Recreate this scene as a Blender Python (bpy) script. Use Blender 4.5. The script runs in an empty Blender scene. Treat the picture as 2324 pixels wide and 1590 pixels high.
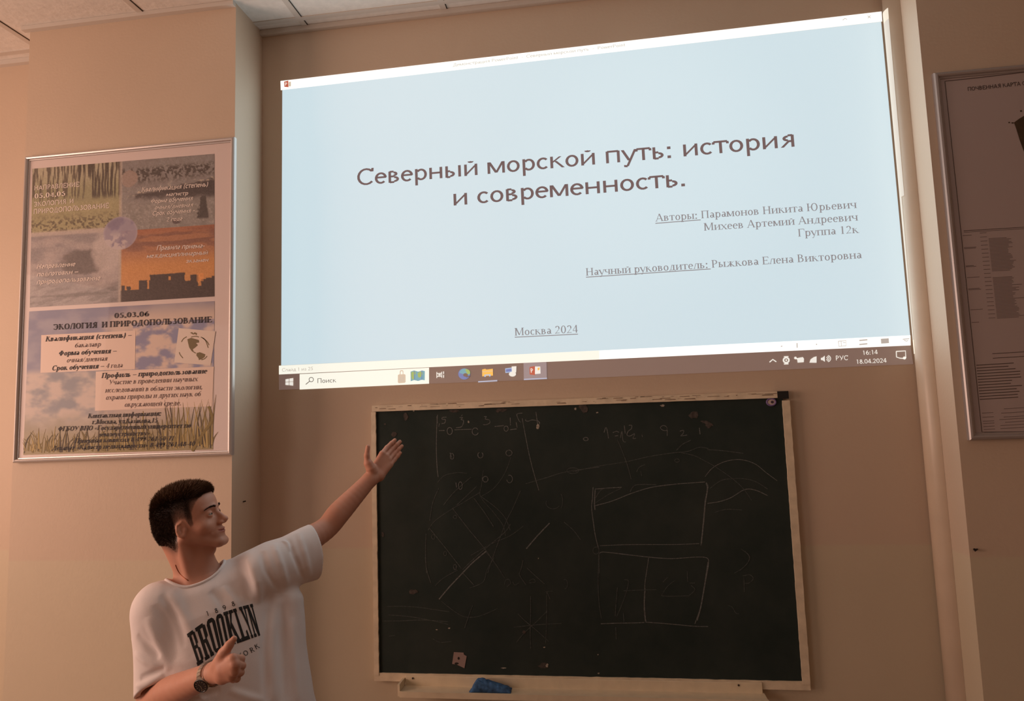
import bpy, math, random
import numpy as np
from mathutils import Matrix, Vector
random.seed(7)
S = bpy.context.scene
COL = S.collection
W, H, F = 2324.0, 1590.0, 1500.0

# ------------------------------------------------------------------ camera
def rot(y, p, r):
    cy, sy = math.cos(y), math.sin(y); cp, sp = math.cos(p), math.sin(p); cr, sr = math.cos(r), math.sin(r)
    return np.array([[cy,-sy,0],[sy,cy,0],[0,0,1]]) @ np.array([[1,0,0],[0,cp,-sp],[0,sp,cp]]) @ np.array([[cr,0,sr],[0,1,0],[-sr,0,cr]])
R = rot(0.13335909, 0.09731609, 0.03244474)          # columns: right, forward, up
CAM = np.array([0.0, -2.55, 1.88])
cd = bpy.data.cameras.new('camera'); cam = bpy.data.objects.new('camera', cd); COL.objects.link(cam)
cd.sensor_width = 36.0; cd.lens = 36.0*F/W; cd.clip_start = 0.02
m = Matrix.Identity(4)
for i in range(3):
    m[i][0] = R[i,0]; m[i][1] = R[i,2]; m[i][2] = -R[i,1]; m[i][3] = CAM[i]
cam.matrix_world = m
S.camera = cam

# ------------------------------------------------------------------ light and exposure
S.view_settings.view_transform = 'Standard'; S.view_settings.look = 'None'
S.view_settings.exposure = 0.0; S.view_settings.gamma = 1.0; S.view_settings.use_curve_mapping = False
wd = bpy.data.worlds.new('world'); S.world = wd; wd.use_nodes = True
wd.node_tree.nodes['Background'].inputs[0].default_value = (0.9, 0.72, 0.6, 1)
wd.node_tree.nodes['Background'].inputs[1].default_value = 0.3
def area(name, loc, target, sx, sy, power, color, spread=180):
    l = bpy.data.lights.new(name, 'AREA'); l.shape = 'RECTANGLE'; l.size = sx; l.size_y = sy; l.energy = power; l.color = color
    l.spread = math.radians(spread)
    o = bpy.data.objects.new(name, l); COL.objects.link(o); o.location = loc
    o.rotation_euler = (Vector(target)-Vector(loc)).to_track_quat('-Z', 'Y').to_euler()
    return o
# low evening daylight through the window of the left wall, a second window further back
area('window_daylight', (-4.35, -2.0, 2.1), (0, -1.2, 1.7), 1.9, 1.9, 96, (1.0, 0.65, 0.50))
area('window_daylight_rear', (-4.35, -5.4, 2.1), (0, -3.2, 1.7), 1.9, 1.9, 30, (1.0, 0.83, 0.75))
# added lamp in front of the slide, strengthening its glow on the room
area('added_slide_glow', (-0.095, -0.006, 2.68), (-0.095, -3, 2.68), 2.38, 1.28, 9.5, (0.76, 0.95, 1.0))
# the projector's lamp on the ceiling behind the camera, brightest in the middle of its picture
pl = bpy.data.lights.new('projector_lamp', 'SPOT'); pl.energy = 42; pl.color = (0.85, 0.96, 1.0); pl.spot_size = math.radians(20); pl.spot_blend = 1.0; pl.shadow_soft_size = 0.03
po = bpy.data.objects.new('projector_lamp', pl); COL.objects.link(po); po.location = (0.2, -3.6, 3.3)
po.rotation_euler = (Vector((0.25, 0, 2.85))-Vector(po.location)).to_track_quat('-Z', 'Y').to_euler()

# ------------------------------------------------------------------ helpers
def ray(px, py): return R @ np.array([(px-W/2)/F, 1.0, -(py-H/2)/F])
def at(px, py, Y=0.0):
    "the point of the plane y=Y that the photograph shows at a pixel"
    d = ray(px, py); t = (Y-CAM[1])/d[1]; return CAM+t*d
def srgb(c):
    if isinstance(c, str): c = [int(c[i:i+2], 16) for i in (1, 3, 5)]
    return tuple(((v/255)/12.92 if v/255 <= 0.04045 else ((v/255+0.055)/1.055)**2.4) for v in c)
MATS = {}
def mat(name, color, rough=0.6, metal=0.0, emit=None, noise=0.0, scale=20.0, bump=0.0, spec=0.5, coat=0.0):
    if name in MATS: return MATS[name]
    M = bpy.data.materials.new(name); M.use_nodes = True; nt = M.node_tree; b = nt.nodes['Principled BSDF']
    c = srgb(color); b.inputs['Base Color'].default_value = (*c, 1); b.inputs['Roughness'].default_value = rough; b.inputs['Metallic'].default_value = metal
    b.inputs['Specular IOR Level'].default_value = spec; b.inputs['Coat Weight'].default_value = coat
    if emit: b.inputs['Emission Color'].default_value = (*emit[:3], 1); b.inputs['Emission Strength'].default_value = emit[3]
    if noise or bump:
        tc = nt.nodes.new('ShaderNodeTexCoord'); n = nt.nodes.new('ShaderNodeTexNoise'); n.inputs['Scale'].default_value = scale; n.inputs['Detail'].default_value = 4
        nt.links.new(tc.outputs['Object'], n.inputs['Vector'])
        if noise:
            r = nt.nodes.new('ShaderNodeValToRGB'); r.color_ramp.elements[0].position = 0.3; r.color_ramp.elements[1].position = 0.7
            r.color_ramp.elements[0].color = (*[max(0, v*(1-noise)) for v in c], 1); r.color_ramp.elements[1].color = (*[min(1, v*(1+noise)) for v in c], 1)
            nt.links.new(n.outputs['Fac'], r.inputs['Fac']); nt.links.new(r.outputs['Color'], b.inputs['Base Color'])
        if bump:
            bp = nt.nodes.new('ShaderNodeBump'); bp.inputs['Strength'].default_value = bump; bp.inputs['Distance'].default_value = 0.01
            nt.links.new(n.outputs['Fac'], bp.inputs['Height']); nt.links.new(bp.outputs['Normal'], b.inputs['Normal'])
    MATS[name] = M; return M
def vcol_mat(name, rough=0.6, spec=0.4, coat=0.0, sss=0.0, bump=0.0, scale=300.0):
    M = bpy.data.materials.new(name); M.use_nodes = True; nt = M.node_tree; b = nt.nodes['Principled BSDF']
    a = nt.nodes.new('ShaderNodeAttribute'); a.attribute_name = 'tone'
    nt.links.new(a.outputs['Color'], b.inputs['Base Color']); b.inputs['Roughness'].default_value = rough; b.inputs['Specular IOR Level'].default_value = spec; b.inputs['Coat Weight'].default_value = coat
    if sss:
        b.inputs['Subsurface Weight'].default_value = sss; b.inputs['Subsurface Radius'].default_value = (0.008, 0.003, 0.0015); b.inputs['Subsurface Scale'].default_value = 1.0
    if bump:
        tc = nt.nodes.new('ShaderNodeTexCoord'); n = nt.nodes.new('ShaderNodeTexNoise'); n.inputs['Scale'].default_value = scale; n.inputs['Detail'].default_value = 3
        bp = nt.nodes.new('ShaderNodeBump'); bp.inputs['Strength'].default_value = bump; bp.inputs['Distance'].default_value = 0.002
        nt.links.new(tc.outputs['Object'], n.inputs['Vector']); nt.links.new(n.outputs['Fac'], bp.inputs['Height']); nt.links.new(bp.outputs['Normal'], b.inputs['Normal'])
    MATS[name] = M; return M
def thing(name, label, cat, loc=(0,0,0), group=None):
    o = bpy.data.objects.new(name, None); COL.objects.link(o); o.location = loc; o.empty_display_size = 0.1
    return tag(o, label, cat, group)
def tag(o, label, cat, group=None):
    o['label'] = label; o['category'] = cat
    if group: o['group'] = group
    return o
class MB:
    "collects faces of one mesh, in world coordinates"
    def __init__(s): s.v = []; s.f = []; s.m = []; s.n = 0
    def add(s, V, Fs, mi=0):
        b = len(s.v); s.v.extend([tuple(map(float, p)) for p in V]); s.f.extend([tuple(b+i for i in f) for f in Fs]); s.m.extend([mi]*len(Fs)); return s
    def box(s, lo, hi, mi=0, bev=0.0):
        x0,y0,z0 = lo; x1,y1,z1 = hi
        V = [(x0,y0,z0),(x1,y0,z0),(x1,y1,z0),(x0,y1,z0),(x0,y0,z1),(x1,y0,z1),(x1,y1,z1),(x0,y1,z1)]
        return s.add(V, [(0,3,2,1),(4,5,6,7),(0,1,5,4),(1,2,6,5),(2,3,7,6),(3,0,4,7)], mi)
    def tube(s, pts, r, n=12, mi=0, caps=True, sq=1.0):
        pts = [Vector(p) for p in pts]; rs = r if hasattr(r, '__len__') else [r]*len(pts)
        rings = []; up = None
        for i, p in enumerate(pts):
            t = (pts[min(i+1, len(pts)-1)]-pts[max(i-1, 0)]).normalized()
            if up is None: up = t.orthogonal().normalized()
            a = (up-t*up.dot(t)).normalized(); up = a; b = t.cross(a)
            rings.append([p+(a*math.cos(q)+b*math.sin(q)*sq)*rs[i] for q in (2*math.pi*k/n for k in range(n))])
        V = [v for g in rings for v in g]; Fs = []
        for i in range(len(pts)-1):
            for k in range(n): Fs.append((i*n+k, i*n+(k+1) % n, (i+1)*n+(k+1) % n, (i+1)*n+k))
        if caps: Fs += [tuple(range(n-1, -1, -1)), tuple(range((len(pts)-1)*n, len(pts)*n))]
        return s.add(V, Fs, mi)
    def build(s, name, mats, parent=None, smooth=False, kind=None):
        me = bpy.data.meshes.new(name); V = np.array(s.v) if s.v else np.zeros((0, 3))
        off = Vector((0,0,0))
        if parent is not None:
            off = Vector(parent.location); q = parent
            while q.parent is not None: q = q.parent; off = off+Vector(q.location)
        org = V.mean(0) if len(V) else np.zeros(3)
        me.from_pydata([tuple(p) for p in V-org], [], s.f)
        for M in (mats if isinstance(mats, (list, tuple)) else [mats]): me.materials.append(M)
        me.polygons.foreach_set('material_index', s.m)
        if smooth: me.polygons.foreach_set('use_smooth', [True]*len(s.f))
        me.update()
        o = bpy.data.objects.new(name, me); COL.objects.link(o); o.location = Vector(org)-off
        if parent is not None: o.parent = parent
        if kind: o['kind'] = kind
        return o
def bevel(o, w, seg=2):
    b = o.modifiers.new('bevel', 'BEVEL'); b.width = w; b.segments = seg; b.limit_method = 'ANGLE'; return o

# ---- lettering drawn with a broad pen: a serif and a plain cut of the same letters
_tc = {}
G = {}
def defg(s):
    for line in s.strip().split('\n'):
        ch, adv, body = line.split('|'); ops = []
        for tok in body.split(';'):
            t = tok.split()
            if t: ops.append((t[0], [float(x) for x in t[1:]]))
        G[ch.strip() or ' '] = (float(adv), ops)
defg("""
А|68|D 8 0 34 66 0 1;D 34 66 58 0 1 1;H 18 46 22
Б|60|V 14 0 66 3;H 14 50 64;D 50 64 51 53 0 0;H 14 30 36;A 30 19 18 17 -90 90;H 14 30 2
В|60|V 14 0 66 3;H 14 30 64;A 30 50 14 14 -90 90;H 14 32 36;A 32 19 18 17 -90 90;H 14 32 2
Г|56|V 14 0 66 3;H 14 52 64;D 52 64 53 51 0 0
Д|70|D 17 2 32 64 0 0;V 50 2 66 2;H 28 54 64;H 8 64 2;D 8 2 7 -12 0 0;D 64 2 65 -12 0 0
Е|58|V 14 0 66 3;H 14 50 64;H 14 40 34;H 14 52 2;D 50 64 51 53 0 0;D 52 2 54 14 0 0;D 40 28 40 40 0 0
Ж|92|V 46 0 66 3;D 10 0 44 34 1 1;D 82 0 48 34 1 1;D 14 66 44 33 0 0;D 78 66 48 33 0 0
З|54|A 26 50 14 14 150 -90;A 26 18 19 18 90 -150
И|70|V 14 0 66 3;V 56 0 66 3;D 16 8 54 58 0 0
Й|70|V 14 0 66 3;V 56 0 66 3;D 16 8 54 58 0 0;A 35 82 10 9 180 360
К|66|V 14 0 66 3;D 16 32 48 64 0 0;D 28 40 58 0 1 1
Л|66|D 10 0 26 64 0 1;V 52 0 66 3;H 24 52 64
М|84|V 12 0 66 3;D 14 66 41 4 1 0;D 41 4 68 66 0 0;V 70 0 66 3
Н|70|V 14 0 66 3;V 56 0 66 3;H 14 56 34
О|70|A 35 33 28 34 0 360
П|70|V 14 0 66 3;V 56 0 66 3;H 14 56 64
Р|56|V 14 0 66 3;H 14 30 64;A 30 47 17 17 -90 90;H 14 30 30
С|64|A 35 33 28 34 45 318;D 55 52 56 66 0 0
Т|60|V 30 0 66 1;H 5 55 64;D 5 64 4 51 0 0;D 55 64 56 51 0 0
У|66|D 8 66 34 20 1 2;D 58 66 34 16 0 2;D 34 18 22 0 0 0
Ф|76|V 38 0 66 3;A 38 34 28 20 0 360
Х|66|D 8 66 58 0 1 3;D 10 0 56 66 0 3
Ц|72|V 14 0 66 2;V 54 0 66 2;H 10 66 2;D 66 2 66 -13 0 0
Ч|66|V 52 0 66 3;V 12 42 66 2;A 28 42 16 14 180 270;H 28 52 28
Ш|90|V 14 0 66 2;V 45 0 66 2;V 76 0 66 2;H 10 80 2
Щ|94|V 14 0 66 2;V 44 0 66 2;V 74 0 66 2;H 10 88 2;D 88 2 88 -13 0 0
Ы|82|V 14 0 66 3;H 14 28 36;A 28 19 17 17 -90 90;H 14 28 2;V 66 0 66 3
Ь|58|V 14 0 66 3;H 14 30 36;A 30 19 17 17 -90 90;H 14 30 2
Э|64|A 28 33 28 34 -138 138;H 24 56 34;D 9 52 8 66 0 0
Ю|98|V 14 0 66 3;H 14 36 34;A 62 33 24 34 0 360
Я|66|V 50 0 66 3;H 34 50 64;A 34 48 17 16 90 270;H 34 50 32;D 36 32 12 0 1 1
а|44|A 21 34 12 11 0 150;V 33 4 34 0;A 20 13 13 13 0 360;D 33 5 42 2 0 0
б|48|A 24 20 18 21 0 360;A 30 22 24 38 110 180;D 22 58 42 66 0 0
е|44|A 23 22 18 23 5 315;H 6 40 25
о|48|A 24 22 18 23 0 360
р|50|V 12 -20 45 3;A 27 22 17 23 -140 140
с|42|A 24 22 18 23 45 315
у|46|D 5 45 24 4 1 2;D 43 45 18 -18 0 2;D 18 -18 8 -16 0 0
ф|70|V 35 -20 66 3;A 35 22 27 22 0 360
0|50|A 25 33 19 34 0 360
1|50|V 26 0 66 1;D 13 58 26 66 0 0
2|50|A 24 48 17 18 165 -30;D 39 40 8 2 0 0;V 8 0 4 0;H 8 43 4
3|50|A 22 50 14 15 150 -90;A 22 18 18 18 90 -150
4|50|V 33 0 66 0;D 33 66 5 20 0 0;H 5 46 18
5|50|A 22 21 19 21 120 -150;D 13 38 16 62 0 0;H 15 42 62
6|50|A 25 20 18 21 0 360;A 40 20 33 46 100 180
7|50|H 8 42 62;D 42 62 20 0 1 0
8|50|A 25 50 14 15 0 360;A 25 18 18 19 0 360
9|50|A 25 46 18 21 0 360;A 10 46 33 46 -80 0
:|25|P 12 4;P 12 38
.|22|P 11 4
,|22|P 11 4;D 13 3 8 -10 0 0
–|50|H 2 48 24
-|32|H 4 28 24
(|32|A 36 25 26 46 125 235
)|32|A -4 25 26 46 -55 55
/|30|D 2 -4 28 66 0 0
«|46|D 20 36 8 22 0 0;D 8 22 20 8 0 0;D 36 36 24 22 0 0;D 24 22 36 8 0 0
»|46|D 10 36 22 22 0 0;D 22 22 10 8 0 0;D 26 36 38 22 0 0;D 38 22 26 8 0 0
""")
G[' '] = (25.0, [])
defg("""
N|70|V 14 0 66 3;V 56 0 66 3;D 16 60 54 6 1 0
W|94|D 6 66 26 0 1 2;D 26 0 46 60 0 0;D 46 60 66 0 1 0;D 66 0 88 66 0 2
Y|66|D 6 66 33 30 1 2;D 60 66 33 30 0 2;V 33 0 32 1
R|64|V 14 0 66 3;H 14 30 64;A 30 49 17 15 -90 90;H 14 30 33;D 30 33 54 0 1 1
w|62|D 4 45 17 0 1 0;D 17 0 31 42 0 0;D 31 42 45 0 1 0;D 45 0 58 45 0 0
r|32|V 12 0 45 1;A 26 28 13 15 70 170
i|22|V 11 0 45 1;P 11 60
n|48|V 12 0 45 1;A 25 28 13 15 0 180;V 38 0 30 1
t|28|V 14 6 60 0;A 22 10 8 9 180 300;H 4 25 43
[|24|V 10 -10 70 0;H 8 20 69;H 8 20 -9
]|24|V 14 -10 70 0;H 4 16 69;H 4 16 -9
""")

for up_, lo_ in zip('ВГДЖЗИЙКЛМНПТХЦЧШЩЫЬЭЮЯ', 'вгджзийклмнптхцчшщыьэюя'):
    a_, ops_ = G[up_]; no = []
    for k, p in ops_:
        p = list(p); sx, sy = .78, 45/66
        if k == 'V': p = [p[0]*sx, p[1]*sy, p[2]*sy, p[3]]
        elif k == 'H': p = [p[0]*sx, p[1]*sx, p[2]*sy if p[2] > 6 else p[2]*.8]
        elif k == 'D': p = [p[0]*sx, p[1]*sy, p[2]*sx, p[3]*sy, p[4], p[5]]
        elif k == 'A': p = [p[0]*sx, p[1]*sy, p[2]*sx, p[3]*sy, p[4], p[5]]
        no.append((k, p))
    G[lo_] = (a_*.78, no)
for la_, cy_ in zip('ABEKMHOPCTXeopcax', 'АВЕКМНОРСТХеорсах'): G[la_] = G[cy_]
def sans(txt, bold=0.0, shear=0.0, sp=1.0): return serif(txt, bold, shear, sp, True)
def serif(txt, bold=0.0, shear=0.0, sp=1.0, plain=False):
    "polygons of a line of text, cap height 0.66; plain leaves the serifs off and evens the pen"
    k = (txt, bold, shear, sp, plain)
    if k in _tc: return _tc[k]
    TK, TN = (8.4+bold*150, 7.4+bold*120) if plain else (9.5+bold*5, 4.2+bold*2.2)
    V = []; Fs = []
    def quad(*p):
        b = len(V); V.extend(p); Fs.append((b, b+1, b+2, b+3))
    x = 0.0
    for ch in txt:
        adv, ops = G.get(ch, G[' '])
        for kd, p in ops:
            if kd == 'V':
                cx, a, b_, fl = p; w = TK/2; quad((x+cx-w, a), (x+cx+w, a), (x+cx+w, b_), (x+cx-w, b_))
                for bit, yy in ((1, a), (2, b_-TN*.8)):
                    if int(fl) & bit and not plain: quad((x+cx-w-6, yy), (x+cx+w+6, yy), (x+cx+w+6, yy+TN*.8), (x+cx-w-6, yy+TN*.8))
            elif kd == 'H':
                quad((x+p[0], p[2]-TN/2), (x+p[1], p[2]-TN/2), (x+p[1], p[2]+TN/2), (x+p[0], p[2]+TN/2))
            elif kd == 'D':
                x0, y0, x1, y1, th, fl = p; w = (TK if th else TN)/2*1.05
                if abs(y1-y0) > abs(x1-x0)*.5: quad((x+x0-w, y0), (x+x0+w, y0), (x+x1+w, y1), (x+x1-w, y1))
                else: quad((x+x0, y0-w), (x+x1, y1-w), (x+x1, y1+w), (x+x0, y0+w))
                lo, hi = ((x0, y0), (x1, y1)) if y0 < y1 else ((x1, y1), (x0, y0))
                for bit, (sx_, sy_), dy in ((1, lo, 0), (2, hi, -TN*.8)):
                    if int(fl) & bit and not plain: quad((x+sx_-w-6, sy_+dy), (x+sx_+w+6, sy_+dy), (x+sx_+w+6, sy_+dy+TN*.8), (x+sx_-w-6, sy_+dy+TN*.8))
            elif kd == 'A':
                cx, cy, rx, ry, a0, a1 = p; n = max(5, int(abs(a1-a0)/20)); prev = None
                for i in range(n+1):
                    q = math.radians(a0+(a1-a0)*i/n); c, s_ = math.cos(q), math.sin(q); w = (TN+(TK-TN)*abs(c)**1.3)/2
                    o_ = (x+cx+c*(rx-TK/2*.6+w), cy+s_*(ry-TN/2+w*1.0)); i_ = (x+cx+c*(rx-TK/2*.6-w), cy+s_*(ry-TN/2-w*1.0))
                    if prev: quad(prev[1], prev[0], o_, i_)
                    prev = (o_, i_)
            elif kd == 'P':
                w = TK*.6; quad((x+p[0]-w, p[1]-w), (x+p[0]+w, p[1]-w), (x+p[0]+w, p[1]+w), (x+p[0]-w, p[1]+w))
        x += adv*sp*(.93 if plain else 1)
    A = np.array(V)/100.0
    if shear: A[:, 0] += A[:, 1]*shear
    _tc[k] = (A, Fs); return _tc[k]
def put_text(mb, txt, p0, p1, cap, Y, font=sans, lift=0.0006, mi=0, bold=0.0, shear=0.0, sp=1.0, under=None, caph=None):
    "a line of lettering on the plane y=Y from pixel p0 to p1 along its baseline; cap is the cap height in pixels"
    V, Fs = font(txt, bold, shear, sp)
    if not len(V): return
    A = at(*p0, Y); B = at(*p1, Y); mx, my = (p0[0]+p1[0])/2, (p0[1]+p1[1])/2
    Cc = at(mx, my, Y); U = at(mx, my-cap, Y); hh = abs(U[2]-Cc[2])
    ch = 0.66
    ex = (B-A); x0, x1 = V[:, 0].min(), V[:, 0].max()
    up = np.array([-ex[2], 0, ex[0]]); up /= np.linalg.norm(up)
    P = A[None]+((V[:, 0]-x0)/(x1-x0))[:, None]*ex[None]+(V[:, 1]/ch*hh)[:, None]*up[None]
    P[:, 1] -= lift
    mb.add(P, Fs, mi)
def poly(mb, pts, Y, lift=0.0004, mi=0):
    mb.add([at(x, y, Y)-np.array([0, lift, 0]) for x, y in pts], [tuple(range(len(pts)))], mi)
def stroke(mb, pts, w, Y, lift=0.0004, mi=0, taper=0.0, closed=False):
    "a drawn line of pixel width w along pixel points"
    if closed: pts = pts+[pts[0]]
    P = np.array(pts, float); n = len(P); L = []
    T = np.zeros_like(P); T[1:-1] = P[2:]-P[:-2] if n > 2 else T[1:-1]; T[0] = P[1]-P[0]; T[-1] = P[-1]-P[-2]
    T /= np.maximum(np.linalg.norm(T, axis=1), 1e-6)[:, None]; Nn = np.stack([-T[:, 1], T[:, 0]], 1)
    V = []
    for i in range(n):
        ww = w/2*(1-taper*(i/(n-1)))
        for sg in (1, -1): V.append(at(*(P[i]+sg*Nn[i]*ww), Y)-np.array([0, lift, 0]))
    mb.add(V, [(2*i, 2*i+1, 2*i+3, 2*i+2) for i in range(n-1)], mi)
def spline(pts, k=6):
    P = [np.array(p, float) for p in pts]
    if len(P) < 3: return [tuple(P[0]+(P[-1]-P[0])*i/k) for i in range(k+1)]
    out = []
    for i in range(len(P)-1):
        a = P[max(i-1, 0)]; b = P[i]; c = P[i+1]; d = P[min(i+2, len(P)-1)]
        for j in range(k):
            t = j/k; out.append(tuple(.5*((2*b)+(-a+c)*t+(2*a-5*b+4*c-d)*t*t+(-a+3*b-3*c+d)*t**3)))
    out.append(tuple(P[-1])); return out
# value noise for prints
def vnoise(x, y, seed=0):
    xi, yi = np.floor(x).astype(np.int64), np.floor(y).astype(np.int64); fx, fy = x-xi, y-yi
    fx = fx*fx*(3-2*fx); fy = fy*fy*(3-2*fy)
    def h(a, b):
        n = (a*374761393+b*668265263+seed*974634541) & 0xffffffff; n = ((n ^ (n >> 13))*1274126177) & 0xffffffff; return ((n ^ (n >> 16)) & 0xffff)/65535.0
    return (h(xi, yi)*(1-fx)+h(xi+1, yi)*fx)*(1-fy)+(h(xi, yi+1)*(1-fx)+h(xi+1, yi+1)*fx)*fy
def fbm(x, y, seed=0, o=4):
    s = 0; a = .5; t = 0
    for i in range(o): s = s+a*vnoise(x*2**i, y*2**i, seed+i*17); t += a; a *= .5
    return s/t
def mixc(a, b, t): t = np.clip(t, 0, 1)[..., None]; return np.asarray(a, float)*(1-t)+np.asarray(b, float)*t
def sstep(a, b, x): t = np.clip((x-a)/(b-a), 0, 1); return t*t*(3-2*t)
def print_grid(name, quad, Y, nx, ny, colfn, mat_, parent, lift=0.0):
    "a printed sheet: quad = pixel corners TL TR BR BL; colfn(u, v from the top) gives its ink in 0..255"
    c = [at(*p, Y) for p in quad]; u, v = np.meshgrid(np.linspace(0, 1, nx), np.linspace(0, 1, ny))
    P = (c[0][None, None]*((1-u)*(1-v))[..., None]+c[1]*(u*(1-v))[..., None]+c[2]*(u*v)[..., None]+c[3]*((1-u)*v)[..., None])
    P[..., 1] -= lift
    idx = np.arange(nx*ny).reshape(ny, nx)
    fs = np.stack([idx[:-1, :-1], idx[1:, :-1], idx[1:, 1:], idx[:-1, 1:]], -1).reshape(-1, 4)
    mb = MB(); mb.v = [tuple(p) for p in P.reshape(-1, 3)]; mb.f = [tuple(f) for f in fs.tolist()]; mb.m = [0]*len(fs)
    o = mb.build(name, mat_, parent)
    col = np.clip(colfn(u, v), 0, 255).reshape(-1, 3)/255.0
    lin = np.where(col <= .04045, col/12.92, ((col+.055)/1.055)**2.4)
    at_ = o.data.color_attributes.new('tone', 'FLOAT_COLOR', 'POINT')
    at_.data.foreach_set('color', np.concatenate([lin, np.ones((len(lin), 1))], 1).astype(np.float32).ravel())
    return o

# ------------------------------------------------------------------ the room
CEIL = 3.561; XL, XR, YB = -4.5, 3.6, -7.2; PD = 0.21
def wall_material():
    M = bpy.data.materials.new('two_tone_wall_paint'); M.use_nodes = True; nt = M.node_tree; b = nt.nodes['Principled BSDF']
    g = nt.nodes.new('ShaderNodeNewGeometry'); sp = nt.nodes.new('ShaderNodeSeparateXYZ'); nt.links.new(g.outputs['Position'], sp.inputs[0])
    n = nt.nodes.new('ShaderNodeTexNoise'); n.inputs['Scale'].default_value = 1.3; n.inputs['Detail'].default_value = 5; nt.links.new(g.outputs['Position'], n.inputs['Vector'])
    n2 = nt.nodes.new('ShaderNodeTexNoise'); n2.inputs['Scale'].default_value = 90; n2.inputs['Detail'].default_value = 3; nt.links.new(g.outputs['Position'], n2.inputs['Vector'])
    mp = nt.nodes.new('ShaderNodeMapRange'); mp.inputs[1].default_value = 1.376; mp.inputs[2].default_value = 1.386; nt.links.new(sp.outputs['Z'], mp.inputs[0])
    mx = nt.nodes.new('ShaderNodeMix'); mx.data_type = 'RGBA'; nt.links.new(mp.outputs[0], mx.inputs['Factor'])
    mx.inputs['A'].default_value = (*srgb((206, 190, 165)), 1); mx.inputs['B'].default_value = (*srgb((206, 184, 162)), 1)
    m2 = nt.nodes.new('ShaderNodeMix'); m2.data_type = 'RGBA'; m2.blend_type = 'MULTIPLY'; nt.links.new(mx.outputs['Result'], m2.inputs['A'])
    rp = nt.nodes.new('ShaderNodeValToRGB'); rp.color_ramp.elements[0].position = .3; rp.color_ramp.elements[1].position = .75
    rp.color_ramp.elements[0].color = (.90, .90, .90, 1); rp.color_ramp.elements[1].color = (1, 1, 1, 1)
    nt.links.new(n.outputs['Fac'], rp.inputs['Fac']); nt.links.new(rp.outputs['Color'], m2.inputs['B']); m2.inputs['Factor'].default_value = 1
    nt.links.new(m2.outputs['Result'], b.inputs['Base Color']); b.inputs['Roughness'].default_value = .55; b.inputs['Specular IOR Level'].default_value = .3
    bp = nt.nodes.new('ShaderNodeBump'); bp.inputs['Strength'].default_value = .12; bp.inputs['Distance'].default_value = .004
    nt.links.new(n2.outputs['Fac'], bp.inputs['Height']); nt.links.new(bp.outputs['Normal'], b.inputs['Normal'])
    return M
WALL = wall_material()
def struct(name, mb, mt): return mb.build(name, mt, kind='structure')
struct('wall_back', MB().box((XL-.2, 0, 0), (XR+.2, .25, CEIL+.1)), WALL)
struct('wall_right', MB().box((XR, YB, 0), (XR+.2, 0, CEIL+.1)), WALL)
struct('wall_front', MB().box((XL-.2, YB-.2, 0), (XR+.2, YB, CEIL+.1)), WALL)
wl = MB()      # the left wall with two window openings
for (a, b_, z0, z1) in ((YB, 0, 0, 1.0), (YB, 0, 3.15, CEIL+.1), (YB, -6.5, 1.0, 3.15), (-4.3, -3.1, 1.0, 3.15), (-.9, 0, 1.0, 3.15)):
    wl.box((XL-.2, a, z0), (XL, b_, z1))
struct('wall_left', wl, WALL)
struct('floor', MB().box((XL-.2, YB-.2, -.1), (XR+.2, .2, 0)), mat('linoleum', (120, 88, 66), .45, noise=.15, scale=6))
WF = mat('white_window_frame', (225, 222, 214), .4); GL = mat('window_glass', (200, 215, 225), .05); 
GL.node_tree.nodes['Principled BSDF'].inputs['Transmission Weight'].default_value = 1.0
for i, (a, b_) in enumerate(((-3.1, -.9), (-6.5, -4.3))):
    w = MB(); x0, x1 = XL-.14, XL-.08
    for (p, q, z0, z1) in ((a, b_, 1.0, 1.07), (a, b_, 3.08, 3.15), (a, a+.07, 1.0, 3.15), (b_-.07, b_, 1.0, 3.15), ((a+b_)/2-.035, (a+b_)/2+.035, 1.0, 3.15)): w.box((x0, p, z0), (x1, q, z1))
    wo = struct('window_%d' % (i+1), w, WF)
    MB().box((XL-.115, a+.07, 1.07), (XL-.11, b_-.07, 3.08)).build('pane', GL, wo)
# pilasters
struct('wall_pilaster_left', MB().box((-2.311, -PD, 0), (-1.3865, 0, CEIL)), WALL)
prs = MB().box((1.143, -.20, 0), (2.75, 0, CEIL))
struct('wall_pilaster_right', prs, WALL)
# suspended ceiling: tiles with sunk joints, white edge angle
TILE = mat('ceiling_tile', (226, 220, 212), .85, noise=.05, scale=40, bump=.2)
TEE = mat('ceiling_tee', (205, 196, 186), .5)
struct('ceiling', MB().box((XL-.2, YB-.2, CEIL), (XR+.2, .2, CEIL+.12)), TILE)
gb = MB(); dk = 1
xs = [-1.185-.607*k for k in range(-7, 6)]; ys = [-.068-.6*k for k in range(0, 12)]
for x in xs:
    if XL < x < XR:
        gb.box((x-.012, YB, CEIL-.004), (x+.012, -.0, CEIL+.001)); gb.box((x+.0125, YB, CEIL-.0012), (x+.0155, -.0, CEIL+.001), 1)
for y in ys: gb.box((XL, y-.012, CEIL-.0038), (XR, y+.012, CEIL+.001)); gb.box((XL, y+.0125, CEIL-.0011), (XR, y+.0155, CEIL+.001), 1)
struct('trim_1', gb, [TEE, mat('ceiling_joint', (60, 48, 40), .9)])
an = MB()
an.box((XL, -.022, CEIL-.022), (-2.311, 0, CEIL-.001)); an.box((-1.3865, -.022, CEIL-.022), (1.193, 0, CEIL-.001))
an.box((-2.333, -PD-.022, CEIL-.018), (-1.3865, -PD, CEIL-.001))
struct('trim_2', an, TEE)
# skirting (below the picture)
sk = MB().box((XL, -.015, 0), (-2.311, 0, .09)).box((-1.3865, -.015, 0), (1.193, 0, .09)).box((-2.311, -PD-.015, 0), (-1.3865, -PD, .09))
struct('baseboard_back', sk, mat('brown_baseboard', (96, 62, 44), .5))

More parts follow.
